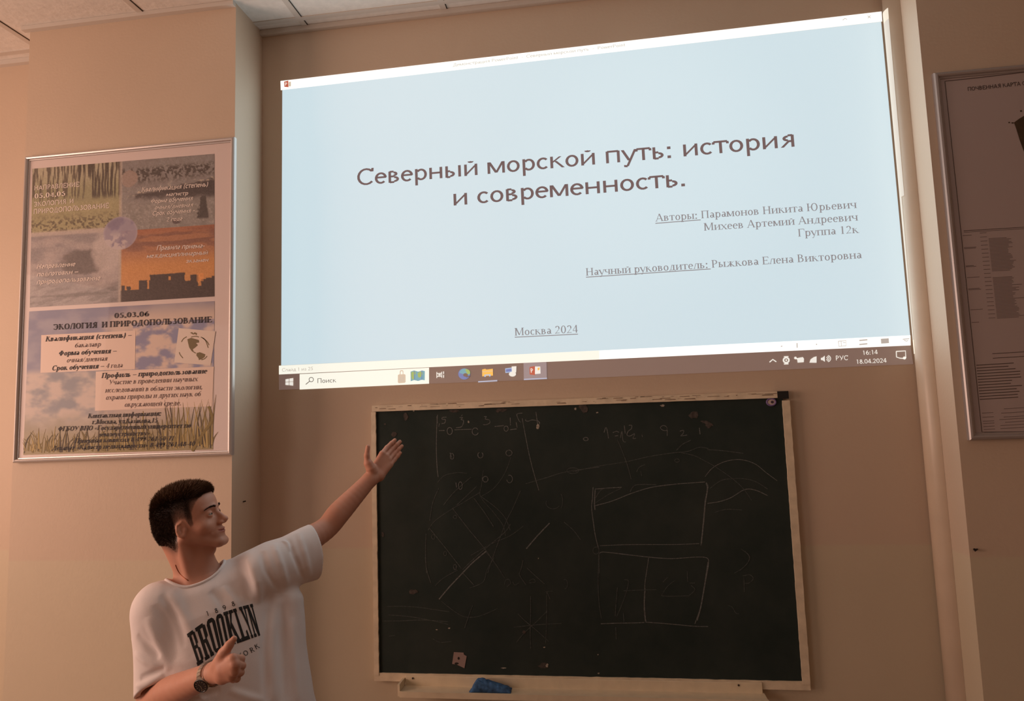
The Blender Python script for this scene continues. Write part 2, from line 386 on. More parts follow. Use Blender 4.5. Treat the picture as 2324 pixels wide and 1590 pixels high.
# half-sunk pipe in the corner by the right pilaster
PIPE = mat('painted_pipe', (206, 186, 164), .35, noise=.04, scale=8)
PCX, PCY, PR = 1.1494, -.0455, .045
ph = thing('heating_pipe', 'cream painted vertical pipe half sunk in the corner beside the right wall pier', 'pipe', (PCX-.02, PCY, 0))
def halfpipe(z0, z1, r, n=22):
    a1 = math.pi/2+math.acos(max(-1, min(1, (PCX-1.1425)/r)))-math.pi/2
    A_ = [-.9+(a1+.9)*i/n for i in range(n+1)]; V = []
    for a in A_: V += [(PCX-r*math.cos(a), min(-.0005, PCY-r*math.sin(a)), z0), (PCX-r*math.cos(a), min(-.0005, PCY-r*math.sin(a)), z1)]
    Fs = [(2*i, 2*i+2, 2*i+3, 2*i+1) for i in range(n)]
    Fs += [tuple(2*i for i in range(n, -1, -1)), tuple(2*i+1 for i in range(n+1))]
    return MB().add(V, Fs)
halfpipe(0, CEIL-.001, PR).build('pipe', PIPE, ph, smooth=True)
# ------------------------------------------------------------------ the projected desktop
def emat(name, base, e, st=1.0): return mat(name, base, .8, emit=(*srgb(e), st), spec=0.0)
BASE = (170, 158, 145)
E_SLIDE = emat('slide_light_blue', BASE, (188, 214, 224)); E_WHITE = emat('slide_white', BASE, (255, 255, 250), 1.06); E_BAR = emat('status_bar_white', BASE, (240, 241, 228), 1.0)
E_TASK = emat('task_bar_brown', BASE, (84, 68, 66)); E_TITLE = emat('title_ink', (84, 74, 74), (108, 88, 86)); E_TEXT = emat('text_ink', (96, 92, 92), (136, 130, 132)); E_PALE = emat('faint_ink', (96, 92, 88), (196, 190, 178))
E_GREY = emat('grey_ink', (80, 76, 72), (120, 112, 104)); E_LITE = emat('tray_white', BASE, (226, 224, 216)); E_HI = emat('active_tab', BASE, (128, 118, 124)); E_LINE = emat('tab_underline', BASE, (160, 172, 196))
E_RED = emat('red_icon', BASE, (170, 58, 36)); E_ORA = emat('amber_icon', BASE, (238, 178, 70)); E_BLU = emat('blue_icon', BASE, (66, 104, 168)); E_TEAL = emat('teal_icon', BASE, (72, 152, 168)); E_GRN = emat('green_icon', BASE, (136, 168, 84)); E_SKY = emat('pale_blue_icon', BASE, (150, 180, 214)); E_BEI = emat('beige_icon', BASE, (196, 180, 158))
sl = thing('projected_screen', 'bright projected computer desktop showing a light blue title slide on the wall', 'projection', (-.1, 0, 2.68))
YS = 0.0
b_ = MB(); poly(b_, [(641, 204), (1999.5, 49.5), (2065.5, 762), (638.5, 829)], YS, .0012); b_.build('slide', E_SLIDE, sl)
b_ = MB(); poly(b_, [(636.8, 184), (2000.5, 26.4), (2002, 49), (637.5, 204.8)], YS, .0012); tb = b_.build('title_bar', E_WHITE, sl)
b_ = MB(); poly(b_, [(633.4, 829.5), (1360, 795), (1360, 815.5), (974, 833), (633.4, 849.5)], YS, .0012, 0); poly(b_, [(1360, 795), (2066, 760.5), (2066.5, 783.5), (1360, 815.5)], YS, .0012, 1); sb = b_.build('status_bar', [E_BAR, E_WHITE], sl)
b_ = MB(); poly(b_, [(633.4, 849.5), (974, 833), (1360, 815.5), (2066.5, 783.5), (2072.5, 826), (1360, 856), (974, 870.3), (633.4, 884.5)], YS, .0012); tk = b_.build('task_bar', E_TASK, sl)
b_ = MB(); poly(b_, [(680.5, 848.6), (974, 834), (974, 870.3), (680.5, 883.5)], YS, .0018); sx = b_.build('search_box', E_BAR, tk)
# emissive strip painted on the round pipe as the picture's spilled right edge
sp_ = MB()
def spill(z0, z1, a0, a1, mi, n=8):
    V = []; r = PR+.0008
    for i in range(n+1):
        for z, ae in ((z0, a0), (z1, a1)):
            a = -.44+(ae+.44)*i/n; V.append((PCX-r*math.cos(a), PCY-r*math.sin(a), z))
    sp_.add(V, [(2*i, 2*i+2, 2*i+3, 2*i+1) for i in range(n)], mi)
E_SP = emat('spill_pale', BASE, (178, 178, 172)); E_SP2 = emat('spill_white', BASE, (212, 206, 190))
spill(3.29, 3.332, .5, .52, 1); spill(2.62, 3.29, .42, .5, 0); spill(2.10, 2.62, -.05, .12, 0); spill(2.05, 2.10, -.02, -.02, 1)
sp_.build('spill_glow', [E_SP, E_SP2], ph)
# lettering of the slide
tt = MB()
put_text(tt, 'Северный морской путь: история', (811.5, 421.5), (1803, 333), 38.8, YS, lift=.002, mi=0)
tt.build('title_line', E_TITLE, sl); tt = MB()
put_text(tt, 'и современность.', (1030, 466.6), (1554.5, 422), 39.5, YS, lift=.002, mi=0)
tt.build('title_line', E_TITLE, sl)
tx = MB()
for t, a, c in (('Авторы: Парамонов Никита Юрьевич', (1487.3, 502.7), (1944.4, 472)), ('Михеев Артемий Андреевич', (1597.6, 523.5), (1947.3, 500.5)), ('Группа 12к', (1811.3, 537), (1950, 528.5)),
                ('Научный руководитель: Рыжкова Елена Викторовна', (1330, 625.5), (1955.7, 586)), ('Москва 2024', (1168.4, 761.4), (1311.7, 754.4))):
    put_text(tx, t, a, c, 17.2, YS, serif, .002)
    for k, (p, q_) in {'А': ((1487.3, 507), (1590, 499)), 'Н': ((1330, 629), (1612.7, 610.3)), 'М2': ((1168.4, 765), (1311.7, 758))}.items():
        if t[0] == k or (k == 'М2' and '2024' in t): stroke(tx, [p, q_], 1.8, YS, .002)
    tx.build('slide_text_line', E_TEXT, sl); tx = MB()
fm = MB()
put_text(fm, 'Демонстрация PowerPoint  -  Северный морской путь  -  PowerPoint', (1028, 151.5), (1419, 105.5), 7, YS, lift=.002)
stroke(fm, [(1912, 46.5), (1917, 42.5), (1922, 44.5)], 1.6, YS, .002); stroke(fm, [(1968.5, 36.5), (1975.5, 41.5)], 1.6, YS, .002); stroke(fm, [(1969, 42), (1975, 36)], 1.6, YS, .002)
fm.build('window_caption', E_PALE, tb)
fm = MB(); put_text(fm, 'Слайд 1 из 25', (640.7, 843), (710.8, 839.6), 7.5, YS, lift=.0022)
for a in ((1772, 786, 1775, 785), ): stroke(fm, [a[:2], a[2:]], 2, YS, .002)
o_ = lambda x, y: (1640+x/4.842, 720+y/4.842)
stroke(fm, [o_(815, 282), o_(818, 334)], 2, YS, .002); stroke(fm, [o_(1025, 297), o_(1036, 296)], 2.4, YS, .002)
stroke(fm, [o_(1270, 262), o_(1354, 256), o_(1354, 312), o_(1274, 318)], 1.2, YS, .002, closed=True); stroke(fm, [o_(1300, 262), o_(1302, 316)], 1, YS, .002); stroke(fm, [o_(1320, 280), o_(1350, 278)], 1, YS, .002)
for yy in (250, 294): stroke(fm, [o_(1500, yy+4), o_(1588, yy-4)], 2.6, YS, .002)
stroke(fm, [o_(1738, 262), o_(1824, 256)], 11, YS, .002); stroke(fm, [o_(1976, 240), o_(2050, 235)], 1.6, YS, .002); stroke(fm, [o_(1990, 250), o_(2020, 262), o_(2035, 250)], 1.4, YS, .002)
fm.build('status_text', emat('status_ink', (96, 90, 86), (180, 168, 158)), sb)
fm = MB(); put_text(fm, 'Поиск', (721.3, 869), (764, 867.2), 10.5, YS, lift=.0026, mi=0)
q = lambda x, y: (620+x/3.14, 720+y/3.14)
stroke(fm, [(707+5*math.cos(a), 861+5*math.sin(a)) for a in np.linspace(0, 2*math.pi, 17)], 1.6, YS, .0026); stroke(fm, [(703.4, 864.7), (694.5, 872)], 1.8, YS, .0026)
fm.build('search_text', E_GREY, sx)
def icon(name, parts, parent=None, lift=.0028):
    mb = MB(); ms = []
    for i, (pts, M) in enumerate(parts):
        if M not in ms: ms.append(M)
        poly(mb, pts, YS, lift+i*.0002, ms.index(M))
    return mb.build(name, ms, parent or tk)
def circ(x, y, rx, ry, a0=0, a1=360, n=20): return [(x+rx*math.cos(math.radians(a0+(a1-a0)*i/n)), y+ry*math.sin(math.radians(a0+(a1-a0)*i/n))) for i in range(n if a1-a0 == 360 else n+1)]
icon('start_icon', [([q(90, 441), q(114, 437), q(114, 458), q(90, 460)], E_LITE), ([q(118, 436), q(145, 432), q(145, 456), q(118, 458)], E_LITE), ([q(90, 463), q(114, 462), q(114, 483), q(90, 481)], E_LITE), ([q(118, 461), q(145, 459), q(145, 486), q(118, 483)], E_LITE)])
icon('suitcase_icon', [([q(890, 412), q(897, 406), q(938, 404), q(945, 410), q(945, 460), q(938, 466), q(897, 469), q(890, 463)], E_BEI), ([q(903, 406), q(905, 380), q(911, 376), q(924, 376), q(929, 381), q(930, 405), q(925, 405), q(923, 383), q(911, 384), q(909, 406)], E_BEI), ([q(910, 425), q(913, 425), q(913, 455), q(910, 455)], E_PALE), ([q(924, 424), q(927, 424), q(927, 454), q(924, 454)], E_PALE)], sx)
icon('map_icon', [([q(980, 386), q(1005, 378), q(1035, 386), q(1062, 378), q(1082, 382), q(1081, 448), q(1060, 444), q(1034, 453), q(1006, 446), q(981, 455)], E_TEAL), ([q(986, 390), q(1012, 383), q(1018, 400), q(1004, 415), q(1010, 436), q(992, 444), q(985, 420)], E_GRN), ([q(1030, 398), q(1052, 384), q(1068, 395), q(1062, 415), q(1045, 430), q(1034, 424)], E_GRN), ([q(1005, 378), q(1009, 379), q(1010, 447), q(1006, 446)], E_BLU), ([q(1058, 379), q(1062, 378), q(1062, 445), q(1058, 446)], E_BLU)], sx)
icon('task_view_icon', [([q(1165, 389), q(1170, 389), q(1170, 432), q(1165, 432)], E_LITE), ([q(1200, 387), q(1205, 387), q(1205, 430), q(1200, 430)], E_LITE), ([q(1165, 397), q(1205, 395), q(1205, 400), q(1165, 402)], E_LITE), ([q(1165, 419), q(1205, 417), q(1205, 422), q(1165, 424)], E_LITE), ([q(1178, 404), q(1196, 403), q(1196, 414), q(1178, 415)], E_LITE), ([q(1213, 385), q(1219, 385), q(1219, 403), q(1213, 403)], E_LITE), ([q(1213, 410), q(1219, 410), q(1219, 430), q(1213, 430)], E_LITE)])
icon('browser_icon', [(circ(*q(1362, 403), 13.4, 12.6), E_BLU), ([*circ(*q(1366, 396), 12, 10, 180, 360, 14), q(1400, 410), q(1370, 412), q(1352, 402)], E_TEAL), ([*circ(*q(1378, 394), 8.5, 8, 250, 380, 10), q(1384, 404)], E_GRN), (circ(*q(1372, 410), 5.4, 4), E_TASK), ([q(1372, 420), q(1402, 416), q(1400, 424), q(1378, 428)], E_TASK)])
icon('folder_icon', [([q(1490, 372), q(1512, 366), q(1520, 372), q(1566, 366), q(1567, 414), q(1491, 420)], E_ORA), ([q(1490, 385), q(1567, 380), q(1567, 384), q(1490, 389)], E_BEI), ([q(1506, 408), q(1550, 405), q(1550, 420), q(1540, 421), q(1540, 412), q(1516, 414), q(1516, 423), q(1506, 424)], E_SKY), ([q(1462, 455), q(1598, 446), q(1598, 455), q(1462, 463)], E_LINE)])
icon('computer_icon', [([q(1654, 364), q(1700, 358), q(1702, 390), q(1656, 396)], E_SKY), ([q(1658, 370), q(1698, 364), q(1699, 384), q(1660, 390)], E_BLU), ([q(1700, 350), q(1734, 348), q(1732, 392), q(1703, 396)], E_LITE), (circ(*q(1706, 404), 8, 5.5), E_LITE)])
icon('presentation_icon', [([q(1785, 326), q(1948, 318), q(1951, 436), q(1787, 444)], E_HI), ([q(1787, 438), q(1951, 430), q(1952, 438), q(1787, 446)], E_LINE), ([q(1862, 350), q(1904, 350), q(1906, 400), q(1864, 404)], E_LITE), ([q(1828, 354), q(1866, 346), q(1866, 412), q(1828, 406)], E_RED), ([q(1884, 360), q(1900, 356), q(1898, 374), q(1886, 378)], E_ORA)])
fm = MB(); put_text(fm, 'P', q(1838, 395), q(1854, 393), 9.5, YS, lift=.0042, bold=.02); fm.build('icon_letter', E_LITE, tk)
icon('caption_icon', [([(645.5, 186), (655, 183.5), (655.5, 198.5), (646, 197.5)], E_RED), ([(656, 186.5), (661, 186), (661, 196.5), (656, 197)], E_BEI)], tb)
fm = MB(); put_text(fm, 'P', (648, 195.5), (652.5, 195), 7, YS, lift=.0042, bold=.02); fm.build('caption_icon_letter', E_LITE, tb)
fm = MB()
put_text(fm, 'РУС', o_(1245, 472), o_(1378, 468), 10.5, YS, lift=.0026); put_text(fm, '16:14', o_(1540, 412), o_(1703, 402), 9.5, YS, lift=.0026); put_text(fm, '18.04.2024', o_(1470, 510), o_(1800, 494), 9.5, YS, lift=.0026)
fm.build('tray_text', E_LITE, tk)
k_ = .0026
fm = MB()
stroke(fm, [o_(514, 492), o_(550, 462), o_(588, 488)], 2.4, YS, k_)
fm.build('tray_icon', E_LITE, tk)
fm = MB()
stroke(fm, [tuple(o_(697+30*math.cos(a), 470+28*math.sin(a))) for a in np.linspace(0, 2*math.pi, 17)], 3.6, YS, k_); stroke(fm, [o_(672, 432), o_(722, 430)], 2, YS, k_); stroke(fm, [o_(672, 512), o_(722, 510)], 2.4, YS, k_)
fm.build('tray_icon', E_LITE, tk)
fm = MB()
poly(fm, circ(*o_(697, 470), 2, 2), YS, k_)
fm.build('tray_icon', E_LITE, tk)
fm = MB()
poly(fm, [o_(800, 450), o_(880, 436), o_(892, 455), o_(890, 492), o_(822, 497), o_(818, 465)], YS, k_); poly(fm, circ(*o_(798, 446), 3, 3), YS, k_)
fm.build('tray_icon', E_LITE, tk)
fm = MB()
poly(fm, [o_(952, 497), o_(965, 460), o_(1000, 436), o_(1030, 428), o_(1030, 498)], YS, k_)
fm.build('tray_icon', E_LITE, tk)
fm = MB()
poly(fm, [o_(1078, 445), o_(1095, 442), o_(1120, 420), o_(1122, 488), o_(1096, 470), o_(1078, 468)], YS, k_)
fm.build('tray_icon', E_LITE, tk)
fm = MB()
for r_ in (6, 10, 14): stroke(fm, [(o_(1124, 453)[0]+r_*math.cos(a)*.9, o_(1124, 453)[1]+r_*math.sin(a)*.62) for a in np.linspace(-1, 1, 9)], 1.7, YS, k_)
fm.build('tray_icon', E_LITE, tk)
fm = MB()
stroke(fm, [o_(1905, 374), o_(2006, 368), o_(2010, 445), o_(1975, 450), o_(1945, 448), o_(1908, 436)], 2.2, YS, k_, closed=True); poly(fm, circ(*o_(1995, 446), 3.6, 3.4), YS, k_)
fm.build('tray_icon', E_LITE, tk)


# ------------------------------------------------------------------ the blackboard
YB_ = -.022
FRM = mat('cream_board_frame', (220, 204, 178), .5, noise=.10, scale=30, bump=.15)
WORN = mat('worn_frame_paint', (140, 118, 96), .7, noise=.3, scale=60)
bb = thing('blackboard', 'dark chalkboard with faint white chalk drawings in a chipped cream frame', 'blackboard', (-.12, 0, .9))
def board_mat():
    M = mat('blackboard_paint', (44, 54, 52), .75, spec=.12); nt = M.node_tree; b = nt.nodes['Principled BSDF']
    tc = nt.nodes.new('ShaderNodeTexCoord'); n = nt.nodes.new('ShaderNodeTexNoise'); n.inputs['Scale'].default_value = 3.5; n.inputs['Detail'].default_value = 7; n.inputs['Roughness'].default_value = .65
    nt.links.new(tc.outputs['Object'], n.inputs['Vector']); r = nt.nodes.new('ShaderNodeValToRGB'); r.color_ramp.elements[0].position = .35; r.color_ramp.elements[1].position = .8
    r.color_ramp.elements[0].color = (*srgb((42, 51, 48)), 1); r.color_ramp.elements[1].color = (*srgb((58, 64, 60)), 1)
    nt.links.new(n.outputs['Fac'], r.inputs['Fac']); nt.links.new(r.outputs['Color'], b.inputs['Base Color']); return M
BX0, BX1, BZ0, BZ1 = -.893, .652, .917, 1.913
pn = MB().box((BX0, -.018, BZ0), (BX1, -.002, BZ1)).build('board_panel', board_mat(), bb)
def strip(name, lo, hi, mt=FRM, seed=0):
    "a frame strip with slightly ragged, chipped edges"
    rr = random.Random(seed); n = 64; V = []; Fs = []
    hor = hi[0]-lo[0] > hi[2]-lo[2]
    for i in range(n+1):
        t = i/n; j = [rr.choice((1, 1, 1, 2.2))*rr.uniform(-.0006, .0006) for _ in range(2)]
        if hor:
            x = lo[0]+(hi[0]-lo[0])*t; V += [(x, lo[1], lo[2]+j[0]*.4), (x, lo[1], hi[2]+j[1]), (x, hi[1], hi[2]), (x, hi[1], lo[2])]
        else:
            z = lo[2]+(hi[2]-lo[2])*t; V += [(lo[0]+j[0], lo[1], z), (hi[0]+j[1], lo[1], z), (hi[0], hi[1], z), (lo[0], hi[1], z)]
    for i in range(n):
        for k in range(4): Fs.append((4*i+k, 4*i+(k+1) % 4, 4*i+4+(k+1) % 4, 4*i+4+k))
    Fs += [(3, 2, 1, 0), (4*n, 4*n+1, 4*n+2, 4*n+3)]
    mb = MB().add(V, Fs)
    return mb.build(name, mt, bb)
strip('frame_strip', (BX0-.012, -.026, BZ1-.002), (BX1-.02, -.001, BZ1+.022), seed=1)
strip('frame_strip', (BX0-.016, -.026, BZ0-.006), (BX0+.003, -.001, BZ1-.004), seed=2)
strip('frame_strip', (BX1-.004, -.026, BZ0-.006), (BX1+.022, -.001, BZ1-.012), seed=3)
strip('frame_strip', (BX0-.016, -.024, BZ0-.026), (BX1+.022, -.001, BZ0+.003), seed=4)
MB().box((BX1-.02, -.027, BZ1-.006), (BX1+.019, -.002, BZ1+.022)).build('corner_block', mat('black_corner', (24, 22, 20), .7), bb)
wr = MB(); rr = random.Random(5)
for i in range(60):
    x = BX0+rr.random()*(BX1-BX0-.05); w = rr.uniform(.004, .05); z = BZ1+.010+rr.uniform(-.006, .009); h_ = rr.uniform(.001, .0035)
    wr.add([(x, -.0267, z), (x+w, -.0267, z+rr.uniform(-.001, .001)), (x+w*.9, -.0267, z+h_), (x+w*.1, -.0267, z+h_*.8)], [(0, 1, 2, 3)])
wr.build('worn_paint', WORN, bb, kind='stuff')
# the chalk tray
TRY = mat('cream_tray', (224, 208, 180), .5, noise=.05, scale=25)
ta, tb_ = at(908, 1535, -.03), at(1745, 1548, -.03)
TX0, TX1 = -.784, .511
tr = MB()
tr.box((TX0, -.031, .872), (TX1, -.0245, .9155))           # back board of the tray
tray = tr.build('chalk_tray', TRY, bb); bevel(tray, .002)
tl = MB().box((TX0-.004, -.088, .870), (TX1+.006, -.0015, .880)).build('ledge', TRY, tray); bevel(tl, .002)
MB().box((TX0-.004, -.094, .862), (TX1+.006, -.088, .8825)).build('lip', TRY, tray)
MB().box((TX0-.012, -.090, .864), (TX0-.004, -.0245, .906)).build('end_plate', TRY, tray)
for x, z in ((-.755, .9065), (.43, .9065)):
    MB().tube([(x, -.0315, z), (x, -.0335, z)], .0035, 10).build('screw', mat('dark_screw', (60, 44, 36), .5), tray)
# chalk drawing
CHK = mat('chalk', (104, 106, 104), .95, noise=.45, scale=160, spec=.1); CHF = mat('faint_chalk', (78, 82, 80), .95, noise=.4, scale=130, spec=.1); CHS = mat('chalk_dust', (78, 72, 68), .95, noise=.35, scale=90, spec=.1); CHB = mat('bright_chalk', (158, 150, 138), .95, noise=.35, scale=120, spec=.1)
LFT = [0.0]; ck = MB(); Zs = {'a': (820, 870, 3.698), 'b': (1300, 870, 3.698), 'c': (820, 1250, 4.304), 'd': (1300, 1250, 4.007)}
def chalk(txt, mi, w):
    for ln in txt.strip().split('\n'):
        k, *pp = ln.split(); ox, oy, s_ = Zs[k]
        P = [tuple(float(t) for t in p.split(',')) for p in pp]; P = [(ox+x/s_, oy+y/s_) for x, y in P]
        if len(P) == 1: continue
        LFT[0] += 6e-6; stroke(ck, spline(P, 5), w*random.uniform(.8, 1.2), -.018, .0004+LFT[0], mi)
def ring(k, x, y, rx, ry, mi, w, a0=0, a1=360, rot_=0):
    ox, oy, s_ = Zs[k]; P = []
    for i in range(17):
        a = math.radians(a0+(a1-a0)*i/16); u, v = rx*math.cos(a), ry*math.sin(a); c, s2 = math.cos(rot_), math.sin(rot_); P.append((ox+(x+u*c-v*s2)/s_, oy+(y+u*s2+v*c)/s_))
    LFT[0] += 6e-6; stroke(ck, P, w, -.018, .0004+LFT[0], mi)
chalk("""a 640,262 632,400 630,560 636,700 645,785
a 1350,290 1380,450 1410,600 1445,740 1490,895
a 652,395 700,393
a 780,388 925,383
a 1120,360 1195,352
a 1245,388 1305,380
a 633,275 640,330
a 715,282 682,285 680,300 705,302 700,330 672,336
a 655,335 650,362
a 825,285 850,285 838,302 858,310 852,345 835,365 795,370
a 838,272 850,262
a 1030,278 1050,276 1040,296 1075,306 1078,330 1050,344 1022,344
a 1250,285 1252,350
a 1300,325 1308,370
a 1352,248 1308,255 1312,285 1330,320 1340,322
a 1382,298 1378,310 1400,316 1432,305 1470,310
a 1466,238 1478,330 1490,380
a 1480,310 1496,330 1488,352
b 262,410 278,368 290,400 300,460
b 336,412 365,400 388,410
b 352,440 380,436
b 400,455 412,400 422,480 445,490
b 432,352 440,420
b 470,350 495,352 490,380 465,400 455,430 480,440 520,420 505,460 530,458
b 580,430 585,448
b 795,380 780,395 750,388 735,368 760,352 790,370 792,440
b 898,400 930,392 925,420 905,438 960,432
b 1062,372 1068,425
b 1090,330 1120,315 1140,340 1120,358
b 1168,345 1176,355
b 170,870 165,960 158,1040 172,1160 190,1280 215,1380
b 185,885 300,876 410,870
b 185,1025 330,985 480,925 620,880 720,860 900,840 1110,825
b 1120,830 1135,870 1110,980 1100,1100 1092,1220 1075,1360
b 228,1360 420,1352 620,1350 850,1350 1060,1342
b 1110,780 1170,710 1260,660 1360,638 1450,645 1540,680 1620,745 1715,815
b 1130,1005 1230,990 1330,955 1440,890 1530,893 1635,940
d 245,20 280,8 480,30 700,55 900,68 1100,55 1215,60 1235,110 1215,230 1190,370 1165,500 1110,660
d 690,60 672,180 655,300 655,420 648,520 660,640
d 255,660 400,655 560,652 650,648
d 660,645 800,655 950,668 1100,682 1230,685""", 0, 1.7)
chalk("""b 188,890 182,1000 186,1060
b 1118,835 1130,880 1112,1000 1095,1180 1078,1340
d 1230,100 1200,300 1165,500 1130,630
d 658,340 650,440 655,560 664,640
c 760,470 860,350 960,245 1080,120 1220,0
a 1385,1385 1480,1275 1580,1170""", 0, 2.6)
chalk("""a 765,1045 900,1220 1040,1390 1180,1590
a 575,1215 700,1370 840,1550
a 560,1230 620,1150 740,1065 860,995 1000,910
a 800,1020 970,860
a 1025,725 1010,850 1000,945 1110,1080 1190,1190 1210,1280
a 1010,950 1130,1040 1210,1130 1250,1230
a 945,960 1040,1090 1110,1200
a 1255,620 1200,760 1110,880 1000,950
a 1335,900 1270,1050 1215,1160 1110,1440 1060,1590
a 640,830 700,770 800,748 885,752
a 650,880 600,1000 575,1150
a 690,1020 780,910 920,785
a 545,1260 540,1400 548,1590
a 850,1560 1000,1420 1200,1250 1250,1180
a 920,1440 1100,1340 1250,1275 1360,1195
a 1380,840 1550,790 1720,740 1997,700
a 1700,1160 1780,1230 1840,1310
b 0,740 200,695 450,655 650,610 850,580 960,570 1060,535 1140,545
b 910,580 1020,605 1110,650 1200,700 1330,790 1430,880 1500,980
b 1130,555 1250,562 1430,585
b 870,560 920,510 990,475
b 375,470 420,580 460,690 490,800
b 535,740 560,700 605,680
b 570,735 578,775
b 1150,880 1240,815 1330,798 1440,798 1540,825 1635,885
b 1190,1080 1290,1055 1420,1060
b 480,910 530,850 700,848
b 190,960 240,890 300,880
b 190,1000 300,930 400,880
b 1410,1385 1475,1440 1470,1500 1400,1570
b 220,1380 222,1590
c 250,540 400,538 560,548 700,568 860,592
c 205,682 400,680 600,672 850,688
c 265,622 480,640 700,680 850,715
c 270,830 330,822
c 700,855 770,890 880,880
c 625,60 640,180 680,310
c 720,340 800,265 940,185
c 1220,10 1300,110 1400,260
c 1300,60 1230,180 1190,300 1060,360
c 990,210 1100,330
c 785,490 900,580 1010,640 1150,635 1330,560
c 1010,750 1060,600 1090,530
c 1490,742 1650,725 1800,712 1955,706
c 1655,440 1655,620 1650,760 1655,950
c 1515,890 1600,790 1720,680 1810,590
c 1530,610 1600,680 1720,780 1830,880
c 1810,400 1812,600 1800,900
c 1800,395 1870,390
c 1815,400 1845,470
c 1580,90 1560,180 1545,230 1610,330
c 1620,165 1700,240 1790,320
c 1400,330 1410,285 1440,275 1460,310 1420,350
c 1480,300 1500,330 1540,310
c 1640,290 1680,270 1700,300 1640,310
d 235,30 230,300 240,480 260,610
d 395,600 440,500 490,360 505,270 470,260
d 405,330 395,450 385,590
d 460,360 560,355 650,352 760,350
d 805,405 860,320 930,265
d 805,405 880,410 1060,405
d 860,240 820,280
d 1040,180 1045,280
d 1062,290 1110,290
d 1075,310 1110,350 1060,400
d 1565,0 1610,60 1560,140 1470,200
d 1555,240 1560,370
d 1545,225 1610,215 1640,250 1600,290 1560,290
d 1410,490 1450,510 1480,560 1510,570
d 390,690 395,800
d 460,560 465,640""", 1, 1.5)
for a in (('a', 743, 398, 22, 30), ('a', 957, 402, 26, 30, 20, 330), ('a', 1216, 378, 18, 22), ('a', 762, 610, 15, 24), ('a', 1000, 600, 22, 24, -60, 250), ('a', 1240, 582, 26, 24), ('a', 832, 856, 16, 32), ('a', 1042, 802, 22, 24), ('a', 1245, 800, 24, 32, -120, 170), ('a', 1885, 465, 20, 14), ('b', 108, 465, 20, 14)):
    ring(*a[:5], 0, 1.7, *(a[5:] or ()))
chalk("a 745,580 760,620\na 795,830 800,870\na 1015,790 1020,812\na 978,588 985,620", 0, 1.6)
for a in (('a', 1775, 730, 50, 24), ('a', 605, 1285, 14, 20), ('a', 788, 1118, 16, 14), ('a', 705, 1425, 12, 18), ('a', 788, 1540, 14, 22), ('a', 1610, 1000, 60, 50, 30, 200), ('a', 1670, 985, 20, 60, -80, 80), ('b', 195, 1400, 26, 30), ('b', 875, 645, 20, 14), ('c', 1990, 320, 25, 45, -120, 100), ('c', 915, 150, 12, 22)):
    ring(*a[:5], 1, 1.4, *(a[5:] or ()))
# torn specks and rubbed patches of dust
def blob(k, x, y, rx, ry, mi, seed):
    rr = random.Random(seed); ox, oy, s_ = Zs[k]; n = 14
    P = [(ox+(x+rx*math.cos(a)*rr.uniform(.55, 1.1))/s_, oy+(y+ry*math.sin(a)*rr.uniform(.55, 1.1))/s_) for a in (2*math.pi*i/n for i in range(n))]
    LFT[0] += 6e-6; poly(ck, P, -.018, .0002+LFT[0]-.0008*0, mi)
for i, a in enumerate((('a', 375, 280, 22, 38), ('a', 320, 228, 90, 10), ('a', 780, 230, 45, 16), ('a', 1180, 222, 50, 18), ('a', 1145, 232, 20, 14), ('a', 1870, 205, 36, 44), ('a', 275, 425, 28, 24), ('a', 180, 1265, 14, 30), ('b', 80, 190, 50, 30), ('b', 95, 225, 18, 30), ('b', 1015, 265, 44, 34), ('b', 1110, 320, 40, 14), ('c', 505, 395, 60, 28), ('c', 1780, 1120, 60, 34), ('d', 2030, 290, 18, 50), ('b', 1140, 345, 36, 30), ('c', 1590, 790, 20, 22), ('a', 200, 340, 10, 8))):
    blob(*a, 2, i)
for i, a in enumerate((('b', 752, 185, 22, 12), ('a', 1482, 362, 16, 24), ('a', 900, 322, 9, 14), ('b', 22, 212, 12, 12), ('b', 205, 243, 12, 8), ('c', 860, 752, 14, 9), ('c', 738, 766, 10, 8), ('c', 1788, 938, 12, 9), ('c', 1390, 1140, 30, 8), ('c', 1815, 1115, 16, 20), ('a', 440, 225, 8, 14), ('d', 235, 1110, 10, 8), ('d', 228, 940, 7, 6), ('c', 1730, 70, 5, 8))):
    blob(*a, 3, 40+i)
def split_chalk(mb, ms, parent):
    V = np.array(mb.v); key = []
    root = list(range(len(V)))
    def fd(i):
        while root[i] != i: root[i] = root[root[i]]; i = root[i]
        return i
    for f in mb.f:
        for i in f[1:]: root[fd(i)] = fd(f[0])
    cen = {}
    for i in range(len(V)): cen.setdefault(fd(i), []).append(V[i])
    cell = {k: (int((np.mean(p, 0)[0]-BX0)/(BX1-BX0)*3.99), int((np.mean(p, 0)[2]-BZ0)/(BZ1-BZ0)*2.99)) for k, p in cen.items()}
    for c in sorted(set(cell.values())):
        o = MB(); mp = {}
        for f, mi in zip(mb.f, mb.m):
            if cell[fd(f[0])] != c: continue
            for i in f:
                if i not in mp: mp[i] = len(o.v); o.v.append(mb.v[i])
            o.f.append(tuple(mp[i] for i in f)); o.m.append(mi)
        o.build('chalk_drawing', ms, parent)
split_chalk(ck, [CHK, CHF, CHS, CHB], pn)
